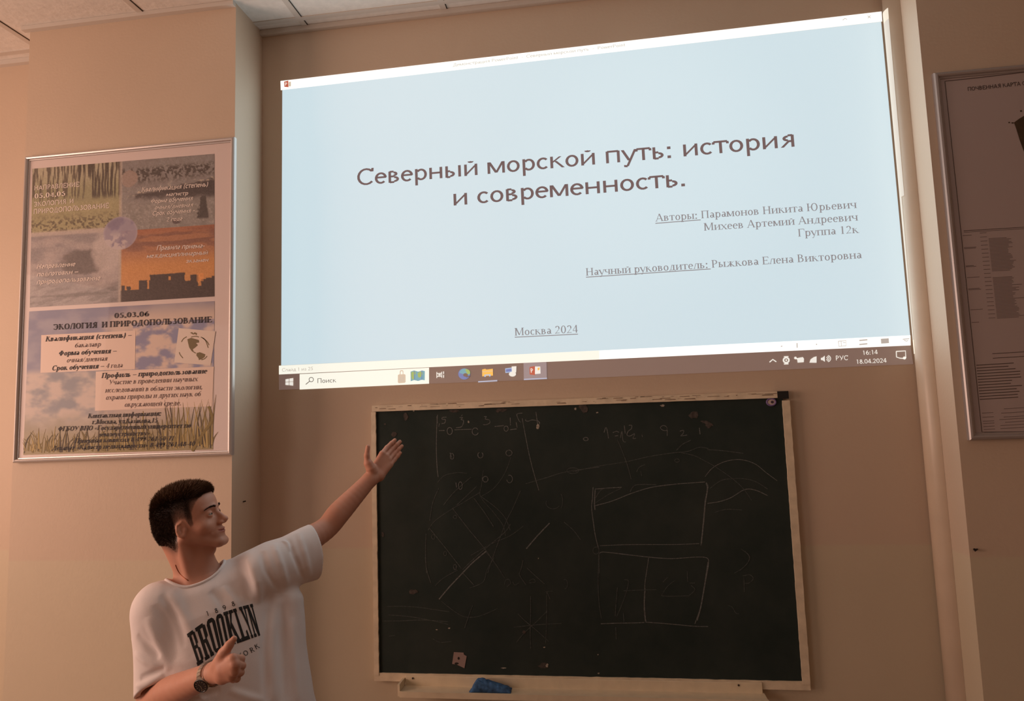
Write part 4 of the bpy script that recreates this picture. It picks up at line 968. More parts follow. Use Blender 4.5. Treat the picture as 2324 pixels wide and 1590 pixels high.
# head frame: x across, y the way the face looks, z up
yaw, pit = math.radians(99), math.radians(17)
fy = A3(math.sin(yaw)*math.cos(pit), -math.cos(yaw)*math.cos(pit), math.sin(pit))
fx = nrm(np.cross(fy, A3(0.04, 0, 1))); fz = np.cross(fx, fy); HB = np.stack([fx, fy, fz], 1)      # fx points to his right
HC = at(435, 1189, -.62)
HS = .92
def h2w(x, y, z): return HC+HB@(A3(x, y, z if z > -.02 else -.02+(z+.02)/1.18)*HS)
def hloc(P):
    "head coordinates, the lower face a little shortened"
    q = (P-HC)@HB/HS; q[:, 2] = np.where(q[:, 2] < -.02, -.02+(q[:, 2]+.02)*1.18, q[:, 2]); return q
def head_sdf(P):
    q = hloc(P); s = q.copy(); s[:, 0] = np.abs(s[:, 0])
    d = ell(q, (0, -.016, .050), (.076, .098, .083))
    d = smin(d, ell(q, (0, .030, -.005), (.064, .060, .085)), .03)                              # face
    d = smin(d, ell(q, (0, .045, .060), (.058, .042, .045)), .03)                                # forehead
    d = smin(d, rc(s, (.053, -.004, -.040), (.018, .072, -.096), .016, .017), .022)              # jaw
    d = smin(d, rc(s, (.0, .080, -.098), (.010, .079, -.098), .0165, .0165), .014)                # chin
    d = smin(d, rc(s, (.050, -.006, -.035), (.056, -.012, .0), .018, .016), .02)
    d = smin(d, ell(s, (.042, .055, -.022), (.022, .022, .020)), .02)                            # cheek
    d = smin(d, rc(s, (.010, .088, .032), (.044, .068, .034), .0085, .007), .012)                # brow ridge
    d = smax(d, -ell(s, (.032, .094, .013), (.018, .0125, .011)), .010)                           # eye sockets
    d = smin(d, ell(q, (0, .072, -.058), (.034, .022, .030)), .015)                              # muzzle
    d = smin(d, rc(q, (0, .074, .012), (0, .093, -.021), .010, .0135), .008); d = smin(d, rc(q, (0, .084, .022), (0, .109, -.017), .0075, .0085), .009)                     # nose
    d = smin(d, ell(q, (0, .1105, -.0195), (.0105, .0095, .0085)), .006)
    d = smin(d, ell(s, (.0125, .099, -.0265), (.0068, .0105, .0075)), .005)
    d = smax(d, -ell(s, (.0065, .103, -.0335), (.0036, .0055, .0035)), .003)                      # nostrils
    cur = .0055*np.clip(s[:, 0]/.026, 0, 1)**2                                                    # a smile lifts the corners
    m = q.copy(); m[:, 2] -= cur
    d = smin(d, ell(m, (0, .0895, -.0520), (.0235, .0075, .0044)), .004)                           # lips
    d = smin(d, ell(m, (0, .0892, -.0622), (.0205, .0076, .0054)), .004)
    d = smax(d, -ell(m, (0, .0965, -.0570), (.0300, .0100, .0012)), .0025)
    d = smax(d, -rc(s, (.022, .091, -.031), (.036, .077, -.054), .0012, .0014), .007)              # smile fold
    lid = np.linalg.norm(s-A3(.032, .0755, .0125), axis=1)-.0142                                 # lids over the eyeball with a narrow slit
    lid = smax(lid, -ell(s, (.0325, .090, .0115), (.0125, .016, .0030)), .0015)
    d = smin(d, lid, .003)
    # ears
    EB = rot(.42, -.22, -.16); es = (s-A3(.0745, -.002, -.006))@EB/.86
    e = ell(es, (0, 0, 0), (.0075, .0190, .0310)); e = smax(e, -ell(es, (.009, .002, .002), (.0085, .0125, .0225)), .003)
    e = smin(e, chain(es, [(.003, .012, .014), (.006, .002, .027), (.006, -.013, .016), (.005, -.015, -.004), (.003, -.006, -.022)], [.0026, .0030, .0030, .0028, .003], .003), .003)
    e = smin(e, chain(es, [(.001, -.004, .012), (.003, -.008, .0), (.003, -.002, -.013)], [.0032, .0036, .003], .003), .003)
    e = smin(e, ell(es, (-.001, .005, -.025), (.0065, .009, .009)), .005); e = smin(e, ell(es, (.003, .012, -.004), (.004, .004, .007)), .003); e = e*.86
    d = smin(d, e, .006)
    # neck
    return d*HS*.92
NK0, NK1 = h2w(0, -.022, -.045), Ncap-U*.02+FR*-.006+L*.004
def neck_sdf(P):
    d = rc(P, NK0, NK1, .0515, .056)
    d = smin(d, rc(P, h2w(0, -.066, .010), NK1-FR*.004, .048, .050), .03)
    d = smin(d, rc(P, h2w(.058, -.02, -.05), Ncap+FR*.050-U*.045-L*.016, .014, .011), .022)       # neck muscle on his right
    d = smin(d, rc(P, h2w(-.058, -.02, -.05), Ncap+FR*.050-U*.045+L*.016, .014, .011), .022)
    d = smin(d, rc(P, Ncap+FR*.048-U*.052, h2w(0, .030, -.085), .014, .018), .03)
    d = smin(d, ell((P-h2w(0, .040, -.112)), (0, 0, 0), (.013, .013, .016)), .012)
    return d
def arm_sdf(P):
    d = limb(P, [RSH, RSH+(RELB-RSH)*.5, RELB, RELB+(RWR-RELB)*.30, RELB+(RWR-RELB)*.72, RWR], [.050, .045, .0385, .0425, .0340, .0280])
    e = limb(P, [LSH, LSH+(LELB-LSH)*.5, LELB+A3(0, 0, -.004), LELB+(LWR-LELB)*.30, LELB+(LWR-LELB)*.72, LWR], [.054, .046, .0385, .0395, .0320, .0268])
    return smin(d, e, .02)
def fingers(P, spec, k=.0035):
    d = None
    for pts, rs in spec:
        e = chain(P, pts, rs, .004); d = e if d is None else np.minimum(d, e)
    return d
# left hand: open, palm to the room, thumb up
a_ = at
LH_palm = [([LWR, a_(848, 1068, -.205), a_(867.5, 1029, -.178)], [.0215, .0165, .0115]), ([LWR, a_(855, 1072, -.200), a_(876.5, 1035, -.168)], [.0215, .0165, .0115]),
           ([LWR, a_(861, 1079, -.198), a_(882.5, 1043.5, -.165)], [.0205, .0160, .0112]), ([LWR, a_(861, 1080, -.200), a_(886.0, 1054, -.166)], [.0200, .0165, .0108])]
LH_fing = [([a_(867.5, 1029, -.178), a_(878, 1015.5, -.150), a_(888.5, 1005.5, -.134), a_(896, 998.5, -.124)], [.0098, .0086, .0079, .0072]),
           ([a_(876.5, 1035, -.168), a_(889.5, 1019.5, -.138), a_(900, 1009, -.122), a_(908.5, 1001.5, -.110)], [.0100, .0088, .0081, .0073]),
           ([a_(882.5, 1043.5, -.165), a_(895, 1029.5, -.138), a_(904.5, 1019.5, -.124), a_(912, 1012, -.114)], [.0097, .0085, .0078, .0071]),
           ([a_(886.0, 1054, -.166), a_(895.5, 1043, -.146), a_(903, 1034.5, -.136), a_(908.5, 1027.5, -.130)], [.0088, .0077, .0070, .0063])]
LH_thumb = ([a_(846, 1070, -.222), a_(834.5, 1051, -.232), a_(832.5, 1033, -.236), a_(835, 1013.5, -.234)], [.0165, .0128, .0095, .0078])
def lhand_sdf(P):
    d = None
    for pts, rs in LH_palm: e = chain(P, pts, rs, .006); d = e if d is None else smin(d, e, .010)
    d = smin(d, rc(P, a_(842, 1062, -.228), a_(838, 1052, -.232), .0175, .0140), .012)
    d = smin(d, fingers(P, LH_fing), .0040)
    return smin(d, chain(P, *LH_thumb, .005), .008)
# right hand: a fist with the thumb up, back of the hand to the room
RH_palm = [([RWR, a_(506, 1506, -.925), a_(529, 1494, -.945)], [.0215, .0175, .0125]), ([RWR, a_(509, 1517, -.932), a_(533, 1508, -.950)], [.0215, .0175, .0128]),
           ([RWR, a_(508, 1527, -.930), a_(532, 1522, -.946)], [.0215, .0170, .0122]), ([RWR, a_(505, 1536, -.925), a_(526, 1535, -.938)], [.0205, .0165, .0118])]
RH_fing = [([a_(529, 1494, -.945), a_(546.5, 1495, -.912), a_(538, 1500, -.888), a_(520, 1503, -.893)], [.0112, .0100, .0090, .0080]),
           ([a_(533, 1508, -.950), a_(548.5, 1510, -.912), a_(539, 1514, -.886), a_(520, 1515, -.892)], [.0114, .0102, .0092, .0082]),
           ([a_(532, 1522, -.946), a_(545.5, 1525, -.910), a_(536, 1528, -.886), a_(518, 1527, -.892)], [.0110, .0098, .0088, .0078]),
           ([a_(526, 1535, -.938), a_(537.5, 1539, -.908), a_(530, 1541, -.888), a_(514, 1538, -.892)], [.0102, .0090, .0080, .0072])]
RH_thumb = ([a_(496, 1507, -.915), a_(508, 1482, -.935), a_(520, 1463.5, -.938), a_(531, 1449, -.934)], [.0180, .0140, .0102, .0076])
def rhand_sdf(P):
    d = None
    for pts, rs in RH_palm: e = chain(P, pts, rs, .006); d = e if d is None else smin(d, e, .010)
    d = smin(d, rc(P, a_(512, 1512, -.900), a_(514, 1530, -.900), .016, .015), .012)
    d = smin(d, fingers(P, RH_fing), .0042)
    return smin(d, chain(P, *RH_thumb, .006), .008)
def torso_core(P):
    d = rc(P, Ncap-U*.07, PEL+U*.02, .075, .10)
    d = smin(d, rc(P, Ncap-U*.08, RSH, .050, .048), .04); d = smin(d, rc(P, Ncap-U*.085, LSH, .045, .048), .03)
    d = smin(d, rc(P, Ncap-U*.10+FR*.035-L*.05, Ncap-U*.10+FR*.035+L*.05, .050, .050), .05)
    d = smin(d, rc(P, Ncap-U*.030-L*.045-FR*.012, RSH-U*.02, .028, .038), .03); return smin(d, rc(P, Ncap-U*.045+L*.035-FR*.012, LSH-U*.02, .022, .035), .03)
def near(P, c, r): return np.linalg.norm(P-c, axis=1) < r
def part(P, d, c, r, fn, k):
    m_ = near(P, c, r)
    if m_.any(): d[m_] = smin(d[m_], fn(P[m_]), k)
    return d
def body_sdf(P):
    d = smin(torso_core(P), arm_sdf(P), .03)
    d = part(P, d, (NK0+NK1)/2, .25, neck_sdf, .035)
    d = part(P, d, HC, .24, head_sdf, .012)
    d = part(P, d, LH_palm[0][0][1], .16, lhand_sdf, .010)
    return part(P, d, RH_palm[0][0][1], .16, rhand_sdf, .010)
pts_ = np.array([RSH, RELB, RWR, LSH, LELB, LWR, PEL, HC, Ncap, a_(910, 1005, -.11)])
person = thing('person', 'young man in a white printed t-shirt and wristwatch pointing at the projected slide', 'person', (float(PEL[0]), float(PEL[1]), 0))
V, Q = polygonize(body_sdf, pts_.min(0)-.2, pts_.max(0)+.2, .0021)
q = hloc(V); s_ = np.abs(q[:, 0])
hd = np.linalg.norm(q, axis=1) < .20
def zline(y): return np.interp(y, [-.13, -.10, -.075, -.045, -.026, -.018, .000, .018, .026, .036, .042, .054, .068, .080, .100], [-.112, -.116, -.112, -.100, -.060, .012, .030, .024, -.006, -.002, .036, .056, .073, .083, .088])
hm = sstep(-.006, .006, q[:, 2]-zline(q[:, 1])+.003*(vnoise(V[:, 0]*300, V[:, 2]*300, 5)-.5))*hd; nb_ = 1-sstep(.008, .050, head_sdf(V)); hm = hm*np.where(q[:, 1] < -.02, nb_, head_sdf(V) < .004)
ear_ = ell(np.stack([s_, q[:, 1], q[:, 2]], 1), (.0805, -.002, -.006), (.015, .0195, .031)) < 0
hm = hm*(~ear_)
skin = np.array([196, 143, 120.]); tone = np.tile(skin, (len(V), 1))
tone = mixc(tone, (188, 122, 100), .35*fbm(V[:, 0]*40, V[:, 2]*40+V[:, 1]*31, 3))
lipz = q[:, 2]-.0055*np.clip(s_/.026, 0, 1)**2
tone = mixc(tone, (150, 80, 70), .7*(1-sstep(.8, 1.1, np.sqrt((s_/.0235)**2+((lipz+.0570)/.0105)**2)))*(q[:, 1] > .07)*hd)
tone = mixc(tone, (166, 120, 100), .45*hd*(1-hm)*sstep(-.035, -.065, q[:, 2])*sstep(-.03, .03, q[:, 1])*sstep(.85, 1.1, np.sqrt((s_/.026)**2+((lipz+.0570)/.013)**2)))   # shaved beard
fade = .45+.5*sstep(-.005, .05, q[:, 2]-zline(q[:, 1])); tone = mixc(tone, (62, 44, 36), fade*hm)
SKIN = vcol_mat('skin', .52, .35, sss=.06, bump=.12, scale=420)
body = np_mesh('body', V, Q, SKIN, person, tone=tone)

# hair: thousands of short strands grown from the scalp
rg = np.random.default_rng(4)
hv = np.where(hm > .5)[0]
N3 = np.zeros_like(V); fn_ = np.cross(V[Q[:, 2]]-V[Q[:, 0]], V[Q[:, 3]]-V[Q[:, 1]])
for k in range(4): np.add.at(N3, Q[:, k], fn_)
N3 /= np.maximum(np.linalg.norm(N3, axis=1), 1e-12)[:, None]
ri = np.concatenate([hv, rg.choice(hv, int(len(hv)*.8))]); n = len(ri)
root = V[ri]+rg.normal(0, .0008, (n, 3)); ql = q[ri]; nl_ = N3[ri]@HB
top_ = sstep(.075, .115, ql[:, 2]); edge = sstep(.005, .10, ql[:, 2]-zline(ql[:, 1])); crown = sstep(.02, -.06, ql[:, 1])
ln = (.0012+.0075*edge+.0135*top_)*rg.uniform(.6, 1.25, n)
front = sstep(.030, .070, ql[:, 1])*sstep(.065, .095, ql[:, 2]); ln = (ln+front*.011)*(.25+.75*np.where(ql[:, 1] < -.02, nb_[ri], 1))
clump = (vnoise(V[ri, 0]*90, V[ri, 1]*90+V[ri, 2]*70, 8)-.5)
dirl = nl_+np.stack([rg.normal(0, .26, n)+.5*clump, rg.normal(.15, .26, n)+1.25*front+.45*top_, rg.normal(-.25, .22, n)+.45*top_-.30*front], 1)
dirl /= np.linalg.norm(dirl, axis=1)[:, None]; dw = dirl@HB.T
sd1 = np.cross(dw, rg.normal(0, 1, (n, 3))); sd1 /= np.linalg.norm(sd1, axis=1)[:, None]; sd2 = np.cross(dw, sd1)
wd_ = (.00042+.00035*top_)[:, None]; root = root-dw*.001
mid = root+dw*(ln*.6)[:, None]; tip = root+dw*ln[:, None]+(fz*-.0012+fy*.0012)[None]*top_[:, None]
ring0 = [root+wd_*(sd1*math.cos(t)+sd2*math.sin(t)) for t in (0, 2.094, 4.189)]; ring1 = [mid+wd_*.75*(sd1*math.cos(t)+sd2*math.sin(t)) for t in (0, 2.094, 4.189)]
HV = np.concatenate(ring0+ring1+[tip]); ix = np.arange(n); T = []
for k in range(3):
    k2 = (k+1) % 3; T += [np.stack([ix+k*n, ix+k2*n, ix+(3+k2)*n], 1), np.stack([ix+k*n, ix+(3+k2)*n, ix+(3+k)*n], 1), np.stack([ix+(3+k)*n, ix+(3+k2)*n, ix+6*n], 1)]
ht = mixc((54, 38, 30), (112, 82, 58), np.clip(top_*.65+rg.uniform(-.1, .4, n), 0, 1))
hair = np_mesh('hair', HV, np.concatenate(T), vcol_mat('brown_hair', .5, .3), person, smooth=False, tone=np.tile(ht, (7, 1)))
# eyes, brows
EYE = vcol_mat('eye', .15, .5)
for sg in (1, -1):
    c = h2w(sg*.032, .0755, .0125); gaze = nrm(HB@A3(-.05, 1, .12)); nu, nv = 26, 18; EV = []; et = []
    g1 = nrm(np.cross(gaze, fz)); g2 = np.cross(g1, gaze)
    for i in range(nv+1):
        th = math.pi*i/nv
        for j in range(nu):
            p = 2*math.pi*j/nu; EV.append(c+.0122*(gaze*math.cos(th)+g1*math.sin(th)*math.cos(p)+g2*math.sin(th)*math.sin(p))); et.append((18, 14, 12) if th < .20 else ((74, 60, 48) if th < .46 else (158, 142, 130)))
    EQ = np.array([(i*nu+j, (i+1)*nu+j, (i+1)*nu+(j+1) % nu, i*nu+(j+1) % nu) for i in range(nv) for j in range(nu)])
    np_mesh('eye', np.array(EV), EQ, EYE, person, tone=np.array(et, float))
    bp = []; bt = []
    for i in range(320):
        t = rg.uniform(0, 1); x = .011+.040*t; zz = .0285+.0075*math.sin(math.pi*min(1, t*.62+.12))-.004*t*t+rg.normal(0, .0016)*(1-.5*t); p = h2w(sg*x, .118, zz)
        d_ = -fy
        for _ in range(30):
            e = float(head_sdf(p[None])[0]); p = p+d_*max(e, .0)*.8
            if e < .0006: break
        dv_ = nrm(HB@A3(sg*(.5+.6*t), .35, .75*(1-t)-.1)+rg.normal(0, .12, 3)); l = .0055; s1 = nrm(np.cross(dv_, fy)); b = len(bp)
        bp += [p-s1*.0005+fy*-.0004, p+s1*.0005+fy*-.0004, p+dv_*l*.6+s1*.0004+fy*.0011, p+dv_*l*.6-s1*.0004+fy*.0011, p+dv_*l+fy*.0007]; bt += [(b, b+1, b+2), (b, b+2, b+3), (b+3, b+2, b+4)]
    np_mesh('eyebrow', np.array(bp), np.array(bt), mat('brow_brown', (52, 36, 28), .7), person, smooth=False)

# the t-shirt
TS = [0, .18, .42, .66, .82, .92, 1.0]; AA = [.232, .226, .212, .202, .190, .160, .10]; BB = [.150, .150, .146, .140, .122, .098, .075]
SPL = np.linalg.norm(Ncap-PEL)
RA = nrm(RELB-RSH); HEMR = at(350, 1556, -.695); NR = nrm(A3(.62, -.10, -.80))
SA1 = at(712, 1252, -.405); SA0 = LSH-nrm(SA1-LSH)*.02-A3(0, 0, .015); AX = nrm(SA1-SA0); DN = nrm(A3(0, 0, -1)-AX*(-AX[2])); SD = np.cross(AX, DN)
NKC = Ncap+FR*.004-U*.012; NKN = nrm(U+FR*.42); NKF = nrm(FR-NKN*(FR@NKN)); NKL = np.cross(NKF, NKN)*-1
def torso_shirt(P):
    w = P-PEL; z = w@U; t = z/SPL; x = w@L; y = w@FR
    a = np.interp(t, TS, AA); b = np.interp(t, TS, BB)
    k = np.sqrt((x/a)**2+(y/b)**2)+1e-9; k2 = np.sqrt((x/a**2)**2+(y/b**2)**2)+1e-9
    d = k*(k-1)/k2
    return smax(smax(d, z-SPL*.985, .05), -z-.06, .004)
def lsleeve(P, grow=0.0, ext=0.0):
    w = P-SA0; ln_ = np.linalg.norm(SA1-SA0); z = w@AX; t = np.clip(z/ln_, -.1, 1.3)
    a = .074+.018*t+grow; b = .070-.006*t+grow*.9; x = w@DN; y = w@SD
    k = np.sqrt((x/a)**2+(y/b)**2)+1e-9; k2 = np.sqrt((x/a**2)**2+(y/b**2)**2)+1e-9
    d = k*(k-1)/k2; return smax(d, -z-.06, .03)
NL_ = nrm(AX*.95+DN*.05)
def shirt_base(P):
    d = torso_shirt(P)
    d = smin(d, rc(P, Ncap-U*.055-L*.075-FR*.01, RSH+U*.0, .048, .070), .05)
    d = smin(d, rc(P, Ncap-U*.050+L*.070-FR*.008, LSH-A3(0, 0, .004), .050, .067), .05)
    d = smin(d, rc(P, at(655, 1365, -.50), at(668, 1640, -.54), .045, .055), .05)                # loose cloth falling from the lifted arm
    sr = smax(rc(P, RSH, HEMR+NR*.05, .071, .073), (P-HEMR)@NR, .003)
    d = smin(d, sr, .030)
    return smax(smin(d, lsleeve(P), .030), (P-SA1)@NL_, .003)
FOLD = []
def fold(pts, r, push):
    "a ridge or crease along pixel points laid on the shirt"
    W3 = cast(np.array(spline(pts, 4)), shirt_base); FOLD.append((W3, r, push))
def cast(px, sdf, iters=60):
    px = np.asarray(px, float); D = np.stack([R@np.array([(a-W/2)/F, 1.0, -(b-H/2)/F]) for a, b in px]); D /= np.linalg.norm(D, axis=1)[:, None]
    t = np.full(len(px), 1.2)
    for _ in range(iters): t = t+np.clip(sdf(CAM+D*t[:, None]), -.02, .2)*.75
    return CAM+D*t[:, None]
for pts, r, p in (
        ([(540, 1278), (556, 1320), (566, 1370)], .010, -1), ([(560, 1268), (582, 1320), (590, 1368)], .011, 1), ([(596, 1250), (604, 1290), (634, 1340)], .010, -1), ([(620, 1232), (636, 1275), (652, 1330)], .010, 1),
        ([(652, 1222), (668, 1262), (690, 1318)], .008, -1), ([(676, 1208), (690, 1250), (704, 1310)], .008, 1), ([(640, 1226), (652, 1232), (660, 1250)], .006, 1),
        ([(650, 1350), (640, 1440), (646, 1590)], .013, -1), ([(628, 1345), (618, 1430), (622, 1590)], .014, 1), ([(606, 1380), (600, 1470), (604, 1590)], .012, -1), ([(664, 1400), (668, 1500), (676, 1590)], .012, 1),
        ([(352, 1370), (384, 1420), (402, 1500)], .014, -1), ([(334, 1400), (360, 1460), (385, 1520)], .013, 1), ([(385, 1340), (420, 1400), (440, 1450)], .014, 1), ([(365, 1350), (398, 1400), (418, 1470)], .010, -1),
        ([(312, 1440), (340, 1470), (366, 1490)], .010, -1), ([(306, 1480), (330, 1500), (372, 1512)], .010, 1), ([(318, 1540), (340, 1530), (376, 1516)], .008, -1), ([(308, 1556), (335, 1550), (372, 1530)], .008, 1),
        ([(404, 1560), (440, 1572), (470, 1590)], .010, 1), ([(420, 1590), (450, 1580), (500, 1562)], .010, -1), ([(520, 1565), (560, 1580), (600, 1590)], .010, 1),
        ([(478, 1340), (500, 1362), (512, 1390)], .010, -1), ([(505, 1330), (530, 1360), (545, 1390)], .010, 1)):
    fold(pts, r, p)
def shirt_sdf(P):
    d = shirt_base(P); disp = np.zeros(len(P))
    nearm = np.abs(d) < .05
    if nearm.any():
        Pn = P[nearm]; dn = d[nearm]
        for W3, r, push in FOLD:
            m_ = np.linalg.norm(Pn-W3.mean(0), axis=1) < .22
            if not m_.any(): continue
            Pm = Pn[m_]; dd = np.full(len(Pm), 9.); ww = np.zeros(len(Pm)); nW = len(W3)-1
            for i in range(0, len(W3)-1, 2):
                a = W3[i]; b = W3[min(i+2, len(W3)-1)]; ab = b-a; t = np.clip((Pm-a)@ab/(ab@ab+1e-9), 0, 1); e_ = np.linalg.norm(Pm-a-t[:, None]*ab, axis=1); cl_m = e_ < dd; dd = np.where(cl_m, e_, dd); ww = np.where(cl_m, np.sin(np.pi*np.clip((i+t*2)/nW, 0, 1))**.7, ww)
            dn[m_] -= push*.0080*ww*np.exp(-(dd/(r*.95))**2)
        dn -= .0022*(fbm(Pn[:, 0]*14+Pn[:, 1]*9, Pn[:, 2]*11, 51, 3)-.5)*2
        disp[nearm] = dn-d[nearm]; d[nearm] = dn
    # hollow sleeves and the neck hole
    ir = smax(rc(P, RSH, HEMR+NR*.08, .071, .0735)+disp+.0095, -((P-(RSH+RA*.075))@RA), .006)
    d = smax(d, -ir, .002)
    il = smax(lsleeve(P)+disp+.0095, -((P-(SA0+AX*.05))@AX), .006)
    d = smax(d, -il, .002)
    w = P-NKC; k = np.sqrt(((w@NKL)/.079)**2+((w@NKF)/.074)**2); hole = smax((k-1)*.074, -(w@NKN)-.012, .004)
    return smax(d, -hole, .003)
V, Q = polygonize(shirt_sdf, np.minimum(pts_.min(0), PEL-.3)-.12, pts_.max(0)+.12, .0032, lip=1.8)
CLO = mat('white_cotton', (232, 222, 220), .85, bump=.25, scale=900, spec=.2)
shirt = np_mesh('t_shirt', V, Q, CLO, person)
# collar rib, laid round the neck hole
def collar_pt(a, dz): return NKC+NKL*.079*math.cos(a)+NKF*.074*math.sin(a)+NKN*dz
cp = []
for a in np.linspace(0, 2*math.pi, 73):
    p0 = collar_pt(a, .05); t = 0.0; z = np.array([collar_pt(a, .06-.002*i) for i in range(70)])
    rad = nrm(p0-NKC-NKN*.05); z = z+rad*.004; dd = shirt_sdf(z); i = int(np.argmax(dd < .001)) if (dd < .001).any() else 30
    cp.append(z[i])
cp = np.array(cp); cp[-1] = cp[0]
for _ in range(4): cp[:-1] = (np.roll(cp[:-1], 1, 0)+2*cp[:-1]+np.roll(cp[:-1], -1, 0))/4; cp[-1] = cp[0]
MB().tube([tuple(p) for p in cp], .0050, 10, caps=False).build('collar', CLO, shirt, smooth=True)
# printed lettering on the chest
qz = lambda x, y: (380+x/6.361, 1340+y/6.361)
SLAB = {'B': [((.0, 0), (.5, 0), (.5, .11), (0, .11)), ((0, .89), (.5, .89), (.5, 1), (0, 1)), ((.12, 0), (.42, 0), (.42, 1), (.12, 1)), ((.4, .89), (.75, .89), (.78, 1), (.4, 1)), ((.4, 0), (.8, 0), (.76, .11), (.4, .11)), ((.4, .47), (.78, .47), (.78, .57), (.4, .57)), ((.64, .02), (.95, .10), (.95, .44), (.66, .50)), ((.62, .54), (.92, .60), (.92, .92), (.66, .98))],
        'R': [((.0, 0), (.5, 0), (.5, .10), (0, .10)), ((0, .89), (.5, .89), (.5, 1), (0, 1)), ((.12, 0), (.42, 0), (.42, 1), (.12, 1)), ((.4, .89), (.75, .89), (.78, 1), (.4, 1)), ((.4, .46), (.78, .46), (.78, .56), (.4, .56)), ((.62, .50), (.94, .60), (.94, .92), (.66, .98)), ((.52, .50), (.80, .50), (.96, .0), (.68, .0)), ((.62, 0), (1.0, 0), (1.0, .10), (.62, .10))],
        'O': [((.03, .12), (.36, .12), (.36, .88), (.03, .88)), ((.64, .12), (.97, .12), (.97, .88), (.64, .88)), ((.16, .88), (.84, .88), (.72, 1), (.28, 1)), ((.28, 0), (.72, 0), (.84, .12), (.16, .12)), ((.03, .86), (.36, .86), (.30, .985), (.16, .96)), ((.64, .86), (.97, .86), (.84, .96), (.7, .985)), ((.16, .04), (.30, .015), (.36, .14), (.03, .14)), ((.70, .015), (.84, .04), (.97, .14), (.64, .14))],
        'K': [((.0, 0), (.5, 0), (.5, .10), (0, .10)), ((0, .90), (.5, .90), (.5, 1), (0, 1)), ((.1, 0), (.40, 0), (.40, 1), (.1, 1)), ((.36, .42), (.52, .52), (.92, 1), (.68, 1)), ((.42, .58), (.60, .66), (1.0, 0), (.70, 0)), ((.56, .90), (1, .90), (1, 1), (.56, 1)), ((.62, 0), (1.04, 0), (1.04, .10), (.62, .10))],
        'L': [((.0, 0), (.5, 0), (.5, .12), (0, .12)), ((0, .90), (.56, .90), (.56, 1), (0, 1)), ((.12, 0), (.44, 0), (.44, 1), (.12, 1)), ((.4, 0), (.98, 0), (.98, .12), (.4, .12)), ((.76, .1), (.98, .1), (.98, .30), (.80, .26))],
        'Y': [((-.04, .90), (.46, .90), (.46, 1), (-.04, 1)), ((.60, .90), (1.04, .90), (1.04, 1), (.60, 1)), ((.04, 1), (.36, 1), (.66, .40), (.40, .34)), ((.72, 1), (.94, 1), (.64, .36), (.46, .36)), ((.36, 0), (.68, 0), (.68, .48), (.36, .48)), ((.22, 0), (.82, 0), (.82, .10), (.22, .10))],
        'N': [((.0, 0), (.40, 0), (.40, .10), (0, .10)), ((0, .90), (.42, .90), (.42, 1), (0, 1)), ((.10, 0), (.28, 0), (.28, 1), (.10, 1)), ((.74, 0), (.92, 0), (.92, 1), (.74, 1)), ((.10, 1), (.40, 1), (.92, 0), (.62, 0)), ((.60, .90), (1, .90), (1, 1), (.60, 1))]}
tops = np.array([(275, 628), (392, 545), (540, 440), (680, 362), (800, 312), (940, 268), (1028, 238), (1125, 212), (1232, 186)], float); bots = np.array([(432, 1092), (545, 1012), (680, 920), (790, 850), (900, 795), (1075, 738), (1205, 690), (1255, 672), (1352, 640)], float)
def on_shirt(px, lift=.0009):
    Pw = cast(px, shirt_sdf); dirc = nrm(CAM-Pw.mean(0)); return Pw+dirc*lift
def cloth_print(name, quads, M):
    mb = MB()
    allp = []; fs = []
    for qd in quads:
        a, b, c, d = [np.array(p, float) for p in qd]; nx, ny = 4, 8; base = len(allp)
        for j in range(ny+1):
            for i in range(nx+1):
                u, v = i/nx, j/ny; allp.append((a*(1-u)+b*u)*(1-v)+(d*(1-u)+c*u)*v)
        fs += [(base+j*(nx+1)+i, base+j*(nx+1)+i+1, base+(j+1)*(nx+1)+i+1, base+(j+1)*(nx+1)+i) for j in range(ny) for i in range(nx)]
    Pw = on_shirt(np.array(allp)); mb.add(Pw, fs); return mb.build(name, M, shirt)
PRT = mat('black_print', (26, 26, 25), .7)
ed = [0.0, .128, .262, .392, .52, .665, .775, .865, 1.0]
def tp(s, C): x = np.linspace(0, 1, len(C)); return np.array([np.interp(s, x, C[:, 0]), np.interp(s, x, C[:, 1])])
xs_t = np.array([0, .125, .27, .40, .515, .66, .76, .86, 1.0]); 
for i, ch in enumerate('BROOKLYN'):
    qs = []
    t0, t1, b0, b1 = tops[i], tops[i+1], bots[i], bots[i+1]
    for qd in SLAB[ch]:
        pp = []
        for x, y in qd:
            x = .03+x*.94; t_ = t0+(t1-t0)*x; b_2 = b0+(b1-b0)*x; p = b_2+(t_-b_2)*y; pp.append(qz(*p))
        qs.append(pp)
    cloth_print('printed_letter', qs, PRT)
def small(ch, cx, cy, hgt, ang):
    Vt, Ft = sans(ch, .005); c = (Vt.min(0)+Vt.max(0))/2; a = math.radians(ang); k = hgt/.66
    px = np.array([qz(cx+((x-c[0])*math.cos(a)-(y-c[1])*math.sin(a))*k, cy-((x-c[0])*math.sin(a)+(y-c[1])*math.cos(a))*k) for x, y in Vt])
    return px, Ft
def word(chs, hgt):
    mb = MB()
    for ch, x, y, a in chs:
        px, Ft = small(ch, x, y, hgt, a); mb.add(on_shirt(px), Ft); mb.build('printed_letter', PRT, shirt); mb = MB()
word([('1', 574, 330, 17), ('8', 706, 286, 18), ('9', 822, 243, 19), ('8', 950, 188, 20)], 72)
word([('N', 735, 1108, 28), ('E', 815, 1068, 28), ('W', 900, 1022, 28), ('Y', 1045, 938, 28), ('O', 1130, 898, 28), ('R', 1224, 850, 27), ('K', 1296, 800, 26)], 72)

